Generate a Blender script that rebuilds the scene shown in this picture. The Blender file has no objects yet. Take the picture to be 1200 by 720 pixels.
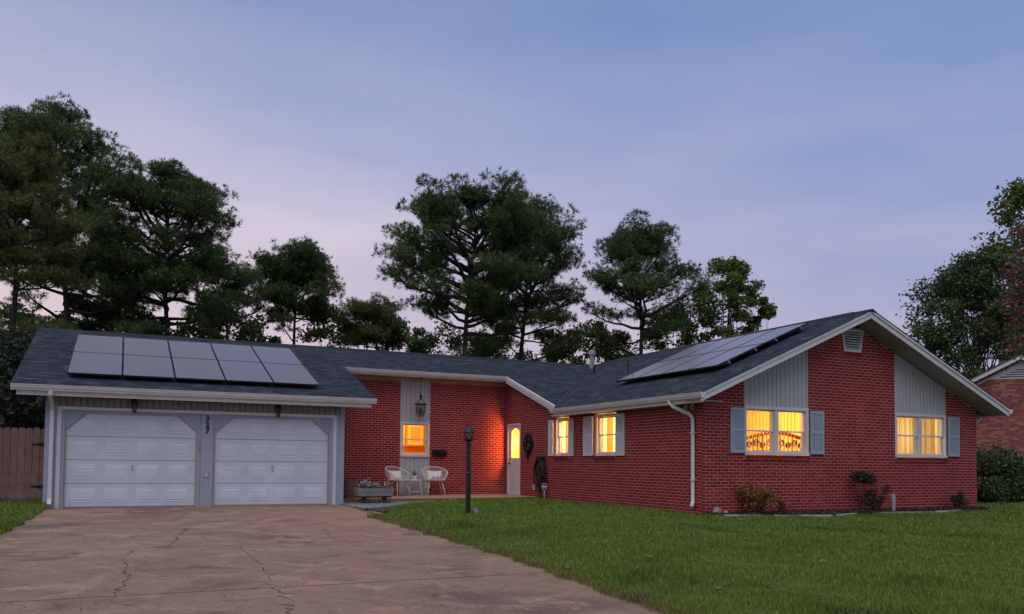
import bpy, math, random
import numpy as np
from mathutils import Vector, Matrix

random.seed(7); rng = np.random.default_rng(7)
S = bpy.context.scene
COL = S.collection
R = math.radians

# ------------------------------------------------------------------ camera
cam = bpy.data.cameras.new('camera'); camo = bpy.data.objects.new('camera', cam); COL.objects.link(camo)
YAW, PITCH, ROLL, CAMZ, FPX = R(25.318), R(2.302), R(0.542), 1.095, 968.893
Fv = Vector((math.sin(YAW) * math.cos(PITCH), math.cos(YAW) * math.cos(PITCH), math.sin(PITCH)))
R0 = Vector((math.cos(YAW), -math.sin(YAW), 0)); U0 = R0.cross(Fv)
Rv = R0 * math.cos(ROLL) + U0 * math.sin(ROLL); Uv = U0 * math.cos(ROLL) - R0 * math.sin(ROLL)
M = Matrix((Rv, Uv, -Fv)).transposed().to_4x4(); M.translation = (0, 0, CAMZ)
camo.matrix_world = M
cam.sensor_width = 36; cam.sensor_fit = 'HORIZONTAL'; cam.lens = FPX / 1200 * 36
cam.shift_y = (503.256 - 360) / 1200
cam.clip_start = 0.1; cam.clip_end = 3000
S.camera = camo

# ------------------------------------------------------------------ world (dusk)
FILL_EL, FILL_AZ = R(66), R(215)      # soft fill added high behind and left of the camera
W = bpy.data.worlds.new('World'); S.world = W; W.use_nodes = True
nt = W.node_tree; nt.nodes.clear()
def N(tree, typ, **kw):
    n = tree.nodes.new(typ)
    for k, v in kw.items(): setattr(n, k, v)
    return n
out = N(nt, 'ShaderNodeOutputWorld'); bg = N(nt, 'ShaderNodeBackground'); nt.links.new(bg.outputs[0], out.inputs[0])
tc = N(nt, 'ShaderNodeTexCoord'); sep = N(nt, 'ShaderNodeSeparateXYZ'); nt.links.new(tc.outputs['Generated'], sep.inputs[0])
def ramp(tree, stops):
    r = N(tree, 'ShaderNodeValToRGB'); cr = r.color_ramp
    while len(cr.elements) < len(stops): cr.elements.new(0.5)
    for e, (p, c) in zip(cr.elements, stops): e.position = p; e.color = (*c, 1)
    return r
warm = ramp(nt, [(0.0, (.90, .60, .58)), (.14, (.80, .62, .68)), (.27, (.70, .63, .77)), (.38, (.48, .50, .70)), (.50, (.30, .37, .60)), (1, (.22, .30, .56))])
cool = ramp(nt, [(0.0, (.52, .46, .64)), (.14, (.40, .43, .66)), (.27, (.31, .38, .66)), (.42, (.205, .315, .63)), (.60, (.17, .26, .55)), (1, (.14, .22, .46))])
for r_ in (warm, cool): nt.links.new(sep.outputs[2], r_.inputs[0])
az = N(nt, 'ShaderNodeVectorMath', operation='DOT_PRODUCT'); nt.links.new(tc.outputs['Generated'], az.inputs[0])
az.inputs[1].default_value = (math.cos(R(130)), math.sin(R(130)), 0)   # toward the after-glow, left of frame
azr = N(nt, 'ShaderNodeMapRange'); nt.links.new(az.outputs['Value'], azr.inputs[0])
for i, v in ((1, -.15), (2, .95), (3, 0), (4, 1)): azr.inputs[i].default_value = v
cmap = N(nt, 'ShaderNodeMapping'); cmap.inputs['Scale'].default_value = (1.3, 1.3, 5.0); cmap.inputs['Rotation'].default_value = (R(8), R(16), 0)
nt.links.new(tc.outputs['Generated'], cmap.inputs[0])
cn = N(nt, 'ShaderNodeTexNoise'); cn.inputs['Scale'].default_value = 2.1; cn.inputs['Detail'].default_value = 6; cn.inputs['Roughness'].default_value = .5
nt.links.new(cmap.outputs[0], cn.inputs[0])
addn = N(nt, 'ShaderNodeMath', operation='MULTIPLY_ADD'); nt.links.new(cn.outputs[0], addn.inputs[0]); addn.inputs[1].default_value = 1.25
sub = N(nt, 'ShaderNodeMath', operation='SUBTRACT'); nt.links.new(azr.outputs[0], sub.inputs[0]); sub.inputs[1].default_value = .53
nt.links.new(sub.outputs[0], addn.inputs[2]); addn.use_clamp = True
mx = N(nt, 'ShaderNodeMix', data_type='RGBA'); nt.links.new(addn.outputs[0], mx.inputs[0])
nt.links.new(cool.outputs[0], mx.inputs[6]); nt.links.new(warm.outputs[0], mx.inputs[7])
sky = N(nt, 'ShaderNodeTexSky', sky_type='NISHITA'); sky.sun_disc = False
sky.sun_elevation = R(1.5); sky.sun_rotation = R(-40)
skys = N(nt, 'ShaderNodeMix', data_type='RGBA'); skys.blend_type = 'MULTIPLY'; skys.inputs[0].default_value = 1
nt.links.new(sky.outputs[0], skys.inputs[6]); skys.inputs[7].default_value = (.12, .12, .12, 1)
mx2 = N(nt, 'ShaderNodeMix', data_type='RGBA'); mx2.inputs[0].default_value = .92
nt.links.new(skys.outputs[2], mx2.inputs[6]); nt.links.new(mx.outputs[2], mx2.inputs[7])
nt.links.new(mx2.outputs[2], bg.inputs[0]); bg.inputs[1].default_value = .80

# ------------------------------------------------------------------ broad fill lamp, added in place of a brighter upper sky
sl = bpy.data.lights.new('high_fill', 'SUN'); so = bpy.data.objects.new('high_fill', sl); COL.objects.link(so)
sl.energy = 1.5; sl.angle = R(70); sl.color = (1.0, .93, .85)
so.rotation_euler = Vector((-math.sin(FILL_AZ) * math.cos(FILL_EL), -math.cos(FILL_AZ) * math.cos(FILL_EL), -math.sin(FILL_EL))).to_track_quat('-Z', 'Y').to_euler()
so.location = (0, -10, 30)

S.view_settings.view_transform = 'Standard'; S.view_settings.look = 'None'
S.view_settings.exposure = .30; S.view_settings.gamma = 1
S.cycles.use_denoising = True
S.cycles.max_bounces = 8; S.cycles.transparent_max_bounces = 12
S.cycles.sample_clamp_indirect = 6

# ------------------------------------------------------------------ materials
MATS = {}
def mat(name, col, rough=.7, var=None, isl=0.0, noise=None, bump=None, spec=.5, metal=0, emit=None, transl=0, patch=None, hue=None):
    """var/isl: second colour mixed per island; noise=(scale, colour, amount); bump=(scale, strength); patch=(scale, colour, lo, hi)"""
    m = bpy.data.materials.new(name); m.use_nodes = True; t = m.node_tree; b = t.nodes['Principled BSDF']; L = t.links
    b.inputs['Roughness'].default_value = rough; b.inputs['Metallic'].default_value = metal
    b.inputs['Specular IOR Level'].default_value = spec
    rgb = N(t, 'ShaderNodeRGB'); rgb.outputs[0].default_value = (*col, 1); cur = rgb.outputs[0]
    def mixin(fac, colour, mode='MIX'):
        nonlocal cur
        x = N(t, 'ShaderNodeMix', data_type='RGBA'); x.blend_type = mode
        if isinstance(fac, float): x.inputs[0].default_value = fac
        else: L.new(fac, x.inputs[0])
        L.new(cur, x.inputs[6]); x.inputs[7].default_value = (*colour, 1); cur = x.outputs[2]
    co = N(t, 'ShaderNodeNewGeometry').outputs['Position']
    if var is not None:
        g = N(t, 'ShaderNodeNewGeometry'); oi = N(t, 'ShaderNodeObjectInfo')
        a = N(t, 'ShaderNodeMath', operation='ADD'); L.new(g.outputs['Random Per Island'], a.inputs[0]); L.new(oi.outputs['Random'], a.inputs[1])
        f = N(t, 'ShaderNodeMath', operation='FRACT'); L.new(a.outputs[0], f.inputs[0])
        if hue:                                    # several island colours
            rp = ramp(t, hue); rp.color_ramp.interpolation = 'CONSTANT'; L.new(f.outputs[0], rp.inputs[0]); cur = rp.outputs[0]
        else:
            mm = N(t, 'ShaderNodeMath', operation='MULTIPLY'); L.new(f.outputs[0], mm.inputs[0]); mm.inputs[1].default_value = isl
            mixin(mm.outputs[0], var)
    def noisefac(scale, lo, hi, detail=6, dist=0):
        n = N(t, 'ShaderNodeTexNoise'); n.inputs['Scale'].default_value = scale; n.inputs['Detail'].default_value = detail; n.inputs['Roughness'].default_value = .62
        n.inputs['Distortion'].default_value = dist
        L.new(co, n.inputs[0])
        mr = N(t, 'ShaderNodeMapRange'); L.new(n.outputs[0], mr.inputs[0])
        for i, v in ((1, lo), (2, hi), (3, 0), (4, 1)): mr.inputs[i].default_value = v
        return mr.outputs[0], n.outputs[0]
    if noise:
        for (sc, c2, am) in (noise if isinstance(noise, list) else [noise]):
            fac, _ = noisefac(sc, .35, .7)
            mm = N(t, 'ShaderNodeMath', operation='MULTIPLY'); L.new(fac, mm.inputs[0]); mm.inputs[1].default_value = am
            mixin(mm.outputs[0], c2)
    if patch:
        for (sc, c2, lo, hi) in (patch if isinstance(patch, list) else [patch]):
            fac, _ = noisefac(sc, lo, hi, 8, .6); mixin(fac, c2)
    L.new(cur, b.inputs['Base Color'])
    if bump:
        _, h = noisefac(bump[0], 0, 1, 5)
        bp = N(t, 'ShaderNodeBump'); bp.inputs['Strength'].default_value = bump[1]; bp.inputs['Distance'].default_value = .02
        L.new(h, bp.inputs['Height']); L.new(bp.outputs[0], b.inputs['Normal'])
    if emit:
        b.inputs['Emission Color'].default_value = (*emit[0], 1); b.inputs['Emission Strength'].default_value = emit[1]
    if transl:
        tr = N(t, 'ShaderNodeBsdfTranslucent'); L.new(cur, tr.inputs[0]); ms = N(t, 'ShaderNodeMixShader'); ms.inputs[0].default_value = transl
        L.new(b.outputs[0], ms.inputs[1]); L.new(tr.outputs[0], ms.inputs[2]); L.new(ms.outputs[0], t.nodes['Material Output'].inputs[0])
    MATS[name] = m
    return m

mat('brick', (.19, .008, .009), .85, var=(0, 0, 0), hue=[(0, (.26, .007, .008)), (.3, (.31, .013, .012)), (.55, (.20, .005, .007)), (.78, (.36, .026, .018)), (.93, (.13, .005, .008))], noise=[(14, (.11, .005, .007), .45), (.9, (.18, .008, .010), .5)], bump=(55, .5), patch=[(3.2, (.32, .09, .08), .70, .92), (1.3, (.36, .15, .13), .70, .92)])
mat('mortar', (.58, .235, .19), .95, noise=[(1.3, (.47, .175, .14), .8), (8, (.42, .14, .115), .6)], bump=(70, .4))
mat('neighbour_brick', (.27, .10, .075), .9, var=(0, 0, 0), hue=[(0, (.22, .06, .05)), (.35, (.32, .11, .075)), (.6, (.42, .20, .13)), (.8, (.16, .045, .05))], noise=(1.2, (.18, .06, .06), .6))
mat('white_paint', (.64, .63, .64), .5, noise=(2.5, (.52, .50, .50), .55), bump=(30, .05))
mat('gutter_white', (.66, .64, .62), .38, noise=(3, (.52, .49, .47), .5))
mat('grey_siding', (.46, .455, .45), .6, noise=[(3, (.37, .365, .36), .6)], bump=(25, .08))
mat('garage_grey', (.33, .36, .43), .55, noise=(3, (.27, .29, .34), .5))
mat('garage_siding', (.25, .235, .23), .65, noise=(3, (.19, .18, .175), .6))
mat('door_white', (.60, .64, .70), .42, noise=(1.6, (.50, .53, .58), .7), bump=(60, .04), patch=(2.5, (.42, .42, .43), .62, .85))
mat('door_panel', (.63, .67, .73), .42, noise=(1.6, (.52, .55, .60), .7))
mat('weatherstrip', (.35, .26, .20), .7)
mat('shutter_blue', (.33, .40, .455), .55, noise=(4, (.26, .32, .37), .5))
mat('shutter_white', (.62, .62, .64), .55, noise=(4, (.52, .52, .53), .5))
mat('soffit_warm_bounce', (.46, .27, .16), .75, noise=(3, (.36, .20, .12), .6))  # tan base has the warm bounce off the brick painted in
mat('soffit_grey', (.30, .285, .28), .75, noise=(3, (.24, .23, .225), .6))
mat('shingle', (.05, .055, .07), .9, var=(0, 0, 0), hue=[(0, (.013, .017, .026)), (.25, (.022, .029, .045)), (.5, (.032, .042, .063)), (.72, (.017, .022, .034)), (.92, (.050, .064, .092))], noise=(40, (.012, .016, .024), .45), bump=(120, .6))
mat('roof_deck', (.03, .033, .042), .9)
mat('ridge_vent', (.008, .008, .01), .85)
mat('black_metal', (.006, .006, .007), .45, bump=(40, .05))
mat('grey_metal', (.32, .32, .31), .45, metal=.7, noise=(6, (.2, .2, .19), .5))
mat('aluminium', (.45, .45, .46), .35, metal=.9)
mat('panel_frame', (.015, .015, .018), .4)
mat('concrete', (.30, .183, .125), .88, noise=[(.9, (.22, .115, .066), .8), (5, (.38, .22, .14), .5)], bump=(60, 1.0), patch=[(.42, (.115, .072, .055), .51, .68), (1.7, (.42, .26, .175), .52, .66), (1.1, (.13, .075, .056), .56, .68), (5.5, (.15, .088, .064), .56, .74), (24, (.13, .078, .058), .55, .72), (60, (.52, .36, .26), .57, .68)])
mat('crack', (.06, .038, .03), 1)
mat('porch_concrete', (.34, .20, .15), .85, noise=(3, (.25, .14, .11), .7), bump=(50, .3))
mat('soil', (.05, .034, .026), 1, noise=(6, (.03, .02, .016), .7), bump=(30, .6))
mat('mulch', (.035, .02, .016), 1, var=(.07, .04, .03), isl=1)
mat('ground', (.085, .115, .02), 1, noise=[(3, (.05, .075, .014), .7), (20, (.12, .11, .04), .6)], bump=(25, .5))
mat('grass_blade', (.05, .10, .015), .6, var=(0, 0, 0), hue=[(0, (.13, .21, .018)), (.3, (.17, .255, .026)), (.55, (.095, .165, .016)), (.75, (.23, .29, .042)), (.95, (.33, .30, .09))], transl=.3, patch=[(.6, (.07, .12, .012), .52, .68), (1.5, (.21, .23, .04), .56, .74), (.3, (.17, .24, .035), .52, .68)])
mat('dry_grass', (.15, .09, .04), .9, var=(.22, .15, .065), isl=1)
mat('gravel', (.10, .10, .105), .9, var=(.24, .24, .245), isl=1)
mat('fence_wood', (.33, .22, .18), .85, var=(.19, .12, .10), isl=1, noise=[(7, (.15, .095, .08), .6)], bump=(30, .3))
mat('grey_wood', (.33, .33, .33), .85, noise=(12, (.20, .20, .20), .8), bump=(40, .4))
mat('barrel_wood', (.22, .12, .055), .8, noise=(10, (.13, .07, .035), .7))
mat('bark', (.035, .026, .022), .95, noise=(5, (.018, .013, .012), .7), bump=(9, .8))
mat('pine_needle', (.02, .045, .02), .6, var=(0, 0, 0), hue=[(0, (.042, .075, .02)), (.3, (.064, .105, .026)), (.6, (.09, .14, .034)), (.85, (.13, .175, .045))], transl=.3)
mat('pine_olive', (.04, .06, .02), .6, var=(0, 0, 0), hue=[(0, (.085, .10, .02)), (.4, (.12, .135, .03)), (.7, (.155, .165, .045))], transl=.3)
mat('leaf_green', (.05, .10, .02), .55, var=(0, 0, 0), hue=[(0, (.06, .10, .018)), (.3, (.095, .14, .026)), (.6, (.13, .17, .03)), (.85, (.17, .20, .042))], transl=.35)
mat('leaf_dark', (.02, .04, .015), .55, var=(0, 0, 0), hue=[(0, (.04, .066, .018)), (.4, (.065, .10, .026)), (.75, (.10, .14, .038))], transl=.3)
mat('hedge_leaf', (.03, .06, .02), .5, var=(0, 0, 0), hue=[(0, (.022, .034, .006)), (.45, (.04, .06, .010)), (.8, (.10, .13, .02))], transl=.25)
mat('nandina_leaf', (.2, .08, .02), .55, var=(0, 0, 0), hue=[(0, (.08, .085, .018)), (.22, (.34, .13, .028)), (.5, (.44, .22, .05)), (.72, (.24, .05, .03)), (.84, (.15, .17, .035))], transl=.3)
mat('red_leaf', (.06, .03, .02), .55, var=(0, 0, 0), hue=[(0, (.035, .04, .018)), (.5, (.07, .028, .02)), (.8, (.05, .055, .02))], transl=.2)
mat('topiary_leaf', (.022, .032, .014), .6, var=(0, 0, 0), hue=[(0, (.018, .026, .012)), (.5, (.03, .042, .018))], transl=.2)
mat('crape_bloom', (.22, .06, .07), .6, var=(.34, .11, .13), isl=1, transl=.3)
mat('stone', (.28, .25, .23), .9, noise=(6, (.18, .16, .15), .7), bump=(20, .5))
mat('edging_stone', (.42, .40, .385), .85, noise=(5, (.26, .24, .22), .8), bump=(20, .4))
mat('interior_wall', (.82, .56, .18), .8)
mat('interior_orange', (.88, .50, .10), .8)
mat('interior_cream', (.85, .72, .45), .8)
mat('cabinet_wood', (.58, .27, .05), .5)
mat('headboard_wood', (.35, .06, .02), .5)
mat('wrought_iron', (.05, .03, .02), .6)
mat('blind', (.85, .72, .46), .7, var=(.50, .36, .17), isl=1, transl=.6)  # darker slat tones stand in for shading between the slats
mat('blind_gold', (.80, .50, .13), .7, transl=.3)
mat('curtain', (.92, .86, .68), .8, transl=.7)
mat('curtain_gold', (.75, .42, .12), .8, transl=.4)
mat('chair_white', (.72, .66, .62), .5)
mat('pillow', (.74, .70, .64), .9, noise=(9, (.60, .55, .50), .6), bump=(60, .3))
mat('pillow_motif', (.20, .20, .26), .9)
mat('pot_white', (.72, .69, .66), .4)
mat('plant_green', (.045, .075, .025), .6, var=(.09, .11, .04), isl=1)
mat('hose_black', (.010, .011, .010), .42, noise=(5, (.022, .016, .012), .6))
mat('hose_tan', (.12, .075, .05), .5)
mat('wreath_leaf', (.012, .028, .014), .6, var=(.03, .055, .03), isl=1)
mat('wreath_light', (.10, .40, .28), .4)  # the wreath's small lights, painted as plain colour without glow
mat('sign_blue', (.03, .05, .36), .4)
mat('sign_white', (.7, .7, .72), .4)
mat('petal_blue', (.22, .38, .62), .6, var=(.65, .68, .75), isl=1)
mat('petal_pink', (.62, .30, .28), .6, var=(.72, .62, .55), isl=1)
mat('plastic_white', (.66, .66, .68), .4)
mat('screen_dark', (.02, .02, .025), .2)
mat('keypad_face', (.55, .30, .25), .5)
mat('porch_brick', (.26, .09, .06), .9, var=(.34, .14, .09), isl=1, noise=(10, (.16, .05, .04), .6))
mat('stem', (.06, .04, .025), .9)
mat('glass_cell', (.125, .09, .075), .16, spec=.75)
MATS['glass_cell'].node_tree.nodes['Principled BSDF'].inputs['Coat Weight'].default_value = 0

def glassmat(name, tint=(1, 1, 1), refl=.12, rough=.02):
    m = bpy.data.materials.new(name); m.use_nodes = True; t = m.node_tree; t.nodes.clear()
    o = N(t, 'ShaderNodeOutputMaterial'); tr = N(t, 'ShaderNodeBsdfTransparent'); gl = N(t, 'ShaderNodeBsdfGlossy'); ms = N(t, 'ShaderNodeMixShader')
    tr.inputs[0].default_value = (*tint, 1); gl.inputs['Roughness'].default_value = rough
    ge = N(t, 'ShaderNodeNewGeometry'); dp = N(t, 'ShaderNodeVectorMath', operation='DOT_PRODUCT'); t.links.new(ge.outputs['Normal'], dp.inputs[0]); t.links.new(ge.outputs['Incoming'], dp.inputs[1])
    ab = N(t, 'ShaderNodeMath', operation='ABSOLUTE'); t.links.new(dp.outputs['Value'], ab.inputs[0])
    om = N(t, 'ShaderNodeMath', operation='SUBTRACT'); om.inputs[0].default_value = 1; t.links.new(ab.outputs[0], om.inputs[1])
    pw = N(t, 'ShaderNodeMath', operation='POWER'); t.links.new(om.outputs[0], pw.inputs[0]); pw.inputs[1].default_value = 5
    fr = N(t, 'ShaderNodeMath', operation='MULTIPLY_ADD'); t.links.new(pw.outputs[0], fr.inputs[0]); fr.inputs[1].default_value = .9; fr.inputs[2].default_value = .05
    t.links.new(fr.outputs[0], ms.inputs[0]); t.links.new(tr.outputs[0], ms.inputs[1]); t.links.new(gl.outputs[0], ms.inputs[2]); t.links.new(ms.outputs[0], o.inputs[0])
    MATS[name] = m
glassmat('window_glass', (.95, .95, .93)); glassmat('lantern_glass', (.75, .75, .72))

# ------------------------------------------------------------------ mesh helpers
class MB:
    def __init__(s): s.v = []; s.f = []
    def add(s, vs, fs):
        n = len(s.v); s.v.extend([tuple(p) for p in vs]); s.f.extend([tuple(i + n for i in f) for f in fs]); return s
    def box(s, a, b):
        x0, y0, z0 = [min(p, q) for p, q in zip(a, b)]; x1, y1, z1 = [max(p, q) for p, q in zip(a, b)]
        return s.hexa([(x0, y0, z0), (x1, y0, z0), (x1, y1, z0), (x0, y1, z0), (x0, y0, z1), (x1, y0, z1), (x1, y1, z1), (x0, y1, z1)])
    def hexa(s, c):
        return s.add(c, [(0, 3, 2, 1), (4, 5, 6, 7), (0, 1, 5, 4), (1, 2, 6, 5), (2, 3, 7, 6), (3, 0, 4, 7)])
    def prism(s, poly, vec):           # polygon (3d points) extruded by vec
        n = len(poly); vec = Vector(vec); p2 = [tuple(Vector(p) + vec) for p in poly]
        return s.add(list(poly) + p2, [tuple(range(n))[::-1], tuple(range(n, 2 * n))] + [(i, (i + 1) % n, n + (i + 1) % n, n + i) for i in range(n)])
    def tube(s, pts, r, n=8, caps=True):
        pts = [Vector(p) for p in pts]; rs = r if isinstance(r, (list, tuple)) else [r] * len(pts)
        vs = []; prev = None
        for i, p in enumerate(pts):
            d = (pts[min(i + 1, len(pts) - 1)] - pts[max(i - 1, 0)])
            d = d.normalized() if d.length > 1e-9 else Vector((0, 0, 1))
            if prev is None: a = d.orthogonal().normalized()
            else: a = (prev - d * prev.dot(d)); a = a.normalized() if a.length > 1e-6 else d.orthogonal().normalized()
            prev = a; b = d.cross(a)
            for k in range(n):
                t = 2 * math.pi * k / n; vs.append(p + (a * math.cos(t) + b * math.sin(t)) * rs[i])
        fs = [(i * n + k, i * n + (k + 1) % n, (i + 1) * n + (k + 1) % n, (i + 1) * n + k) for i in range(len(pts) - 1) for k in range(n)]
        if caps: fs += [tuple(range(n))[::-1], tuple(range((len(pts) - 1) * n, len(pts) * n))]
        return s.add(vs, fs)
    def lathe(s, prof, c=(0, 0, 0), n=16, a0=0):
        vs = [(c[0] + r * math.cos(a0 + 2 * math.pi * k / n), c[1] + r * math.sin(a0 + 2 * math.pi * k / n), c[2] + z) for r, z in prof for k in range(n)]
        m = len(prof)
        fs = [(i * n + k, i * n + (k + 1) % n, (i + 1) * n + (k + 1) % n, (i + 1) * n + k) for i in range(m - 1) for k in range(n)]
        fs += [tuple(range(n))[::-1], tuple(range((m - 1) * n, m * n))]
        return s.add(vs, fs)
    def quad(s, *p): return s.add(p, [tuple(range(len(p)))])
    def xf(s, mtx): s.v = [tuple(mtx @ Vector(p)) for p in s.v]; return s
    def build(s, name, m, parent=None, smooth=False, world=True, **tags):
        off = Vector((0, 0, 0))
        if parent is not None and world: off = wloc(parent)
        me = bpy.data.meshes.new(name); me.from_pydata([tuple(Vector(p) - off) for p in s.v], [], s.f)
        if smooth: me.polygons.foreach_set('use_smooth', [True] * len(me.polygons))
        me.materials.append(MATS[m] if isinstance(m, str) else m); me.update()
        return link(name, me, parent, **tags)
WL = {}
def wloc(o): return WL.get(o.name, Vector((0, 0, 0)))
def link(name, me, parent=None, label=None, category=None, group=None, kind=None):
    o = bpy.data.objects.new(name, me); COL.objects.link(o)
    if parent is not None: o.parent = parent; WL[o.name] = wloc(parent)
    for k, v in (('label', label), ('category', category), ('group', group), ('kind', kind)):
        if v: o[k] = v
    return o
def thing(name, label, category, loc=(0, 0, 0), group=None, rz=0, sc=1):
    o = link(name, None, None, label, category, group); o.location = loc; o.rotation_euler = (0, 0, rz); o.scale = (sc,) * 3
    o.empty_display_size = .3
    WL[o.name] = Vector(loc); return o
def copy_tree(o, parent=None):
    c = o.copy(); COL.objects.link(c)
    if parent is not None: c.parent = parent
    WL[c.name] = WL.get(o.name, Vector((0, 0, 0)))
    for ch in list(o.children): copy_tree(ch, c)
    return c
def npmesh(name, V, tri, m, parent=None, **tags):
    """V (n,3) world coordinates, faces as an (k, 3 or 4) index array"""
    V = np.asarray(V, dtype=np.float32).copy(); tri = np.asarray(tri, dtype=np.int32)
    if parent is not None: V -= np.array(wloc(parent), dtype=np.float32)
    me = bpy.data.meshes.new(name); k = tri.shape[1]
    me.vertices.add(len(V)); me.vertices.foreach_set('co', V.ravel())
    me.loops.add(tri.size); me.loops.foreach_set('vertex_index', tri.ravel())
    me.polygons.add(len(tri)); me.polygons.foreach_set('loop_start', np.arange(0, tri.size, k, dtype=np.int32))
    me.polygons.foreach_set('loop_total', np.full(len(tri), k, dtype=np.int32))
    me.materials.append(MATS[m]); me.update(calc_edges=True); me.validate()
    return link(name, me, parent, **tags)
def unit(a): return a / np.maximum(np.linalg.norm(a, axis=-1, keepdims=True), 1e-9)

# ------------------------------------------------------------------ terrain
def lawn_z(y): return .05 - .03 * max(0, 15 - y)
def drive_z(y): return -.02 * max(0, 20 - max(y, 0)) + .01 * min(0, max(y, -20))
EDGE_R = [(-40, 4.3), (0, 4.35), (6.25, 4.57), (8.24, 4.72), (10.3, 4.86), (13.5, 4.80), (15.45, 4.78), (16.6, 4.72), (17.4, 5.05), (19.99, 6.55), (21.3, 8.2), (21.35, 11.2)]
EDGE_L = [(-40, -2.5), (0, -2.3), (15, -1.65), (17.2, -1.52), (19.5, -1.44), (20.7, -1.44)]
def interp(tab, y):
    ys = [p[0] for p in tab]; return float(np.interp(y, ys, [p[1] for p in tab]))
def wob(y, s): return .035 * math.sin(y * 5.3 + s) + .02 * math.sin(y * 13.1 + s * 2)
def gz(x, y):
    """lawn height (arrays): level with the drive at its edge, rising to the lawn within a metre or so"""
    x, y = np.asarray(x, float), np.asarray(y, float)
    er = np.interp(y, [p[0] for p in EDGE_R], [p[1] for p in EDGE_R]); el = np.interp(y, [p[0] for p in EDGE_L], [p[1] for p in EDGE_L])
    d = np.where(x > 1.5, x - er, el - x); b = np.clip(d / 1.3, 0, 1); b = b * b * (3 - 2 * b)
    yy = np.maximum(y, 0); lz = .05 - .03 * np.maximum(0, 15 - yy); dz = -.02 * np.maximum(0, 20 - yy) + .012
    return np.where(y > 20.7, lz, dz * (1 - b) + lz * b)
ys = [-400, -200, -100, -60, -40] + list(np.arange(-30, 24.01, .25)) + [26, 30, 36, 45, 60, 90, 150, 250, 500, 900]
V = []; F = []
lx = [-900, -400, -150, -60, -30, -15, -8, -4.5, -3]; rx = [7, 9, 11.5, 14, 18, 24, 32, 45, 70, 120, 220, 450, 900]
for y in ys:
    el, er = interp(EDGE_L, y) + wob(y, 1), interp(EDGE_R, y) + wob(y, 4)
    inside = y < 20.9
    row = [(min(x, el - 1.5 - .01 * (len(lx) - i)), None) for i, x in enumerate(lx)] + [(el - 1.3, None), (el - .65, None), (el - .3, None), (el, None), (el + .06, 1), (1.5, 1), (er - .06, 1), (er, None), (er + .3, None), (er + .65, None), (er + 1.3, None)] + [(max(x, er + 1.5 + .01 * i), None) for i, x in enumerate(rx)]
    for x, f in row:
        z = float(gz(x, y)) if not (f and inside) else drive_z(y) - .12
        if abs(x) > 100 or abs(y) > 100: z -= .0
        if y < 0: z += max(y, -20) * .01
        V.append((x, y, z))
nc = len(row)
for i in range(len(ys) - 1):
    for j in range(nc - 1): F.append((i * nc + j, i * nc + j + 1, (i + 1) * nc + j + 1, (i + 1) * nc + j))
g = MB(); g.add(V, F); g.build('ground', 'ground', kind='structure')

# driveway: four rows of slabs, cast against joints
drive = link('driveway', None, None, kind='structure')
JOINTS = [-20, 4.2, 8.85, 12.68, 16.4, 20.66]
def slab(y0, y1, xa, xb):
    m = MB(); n = max(2, int((y1 - y0) / .25)); top = []; bot = []
    yy = [y0 + .02 + (y1 - y0 - .04) * i / n for i in range(n + 1)]
    def ex(k, y):
        if k == 'L': return interp(EDGE_L, y) + wob(y, 1) * .6 - .02
        if k == 'R': return min(interp(EDGE_R, y), 5.09 if y < 20.7 else 5.09) + wob(y, 4) * .6 + .02
        return k + .012 * math.sin(y * 3)
    for y in yy: top += [(ex(xa, y), y, drive_z(y)), (ex(xb, y), y, drive_z(y))]
    bot = [(x, y, z - .10) for x, y, z in top]; k = len(top); fs = []
    for i in range(n): fs += [(2 * i, 2 * i + 1, 2 * i + 3, 2 * i + 2)]
    m.add(top, fs)
    side = []
    for i in range(n): side += [(2 * i, 2 * i + 2, k + 2 * i + 2, k + 2 * i), (2 * i + 1, 2 * i + 3, k + 2 * i + 3, k + 2 * i + 1)]
    side += [(0, 1, k + 1, k), (k - 2, k - 1, 2 * k - 1, 2 * k - 2)]
    m.f += side; m.v += bot
    m.build('slab', 'concrete', drive)
for a, b in zip(JOINTS[:-1], JOINTS[1:]): slab(a, b, 'L', 'R')
# the walk that leaves the drive beside the garage corner, running to the porch
walk = MB(); walk.prism([(4.72, 16.75, -.04), (5.0, 16.85, -.04), (5.3, 17.7, -.04), (4.99, 18.2, -.04), (4.99, 16.9, -.04)], (0, 0, .03))
# cracks
CR = [([(1.17, 15.61), (.99, 14.97), (.77, 13.35), (.59, 12.85)], .03), ([(.18, 12.47), (.07, 11.6), (.11, 10.67), (.11, 9.82), (-.01, 9.04), (-.04, 8.71)], .02),
      ([(1.56, 12.35), (1.59, 10.95), (1.52, 9.22), (1.45, 8.52), (1.51, 8.16), (1.39, 7.42), (1.2, 5)], .018), ([(-1.32, 12.04), (-.88, 12.33), (-.65, 12.66)], .016),
      ([(3.31, 15.13), (3.22, 13.93), (3.04, 13.3)], .02), ([(.11, 10.0), (.6, 9.9), (1.06, 9.75)], .01), ([(.96, 19.26), (1.33, 18.49), (.95, 17.14)], .028),
      ([(-.42, 13.48), (-.24, 12.69)], .016), ([(2.65, 10.78), (3.21, 10.35), (4.2, 10.1)], .012), ([(-1.2, 19.28), (0, 19.25), (.96, 19.26)], .016), ([(2.9, 17.6), (2.5, 16.9), (3.31, 15.13)], .014),
      ([(-.04, 8.7), (-.4, 8.1), (-.5, 6.9)], .012), ([(1.45, 8.52), (2.4, 7.6), (2.6, 6.4)], .009)]
_r = random.Random(21)
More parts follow.
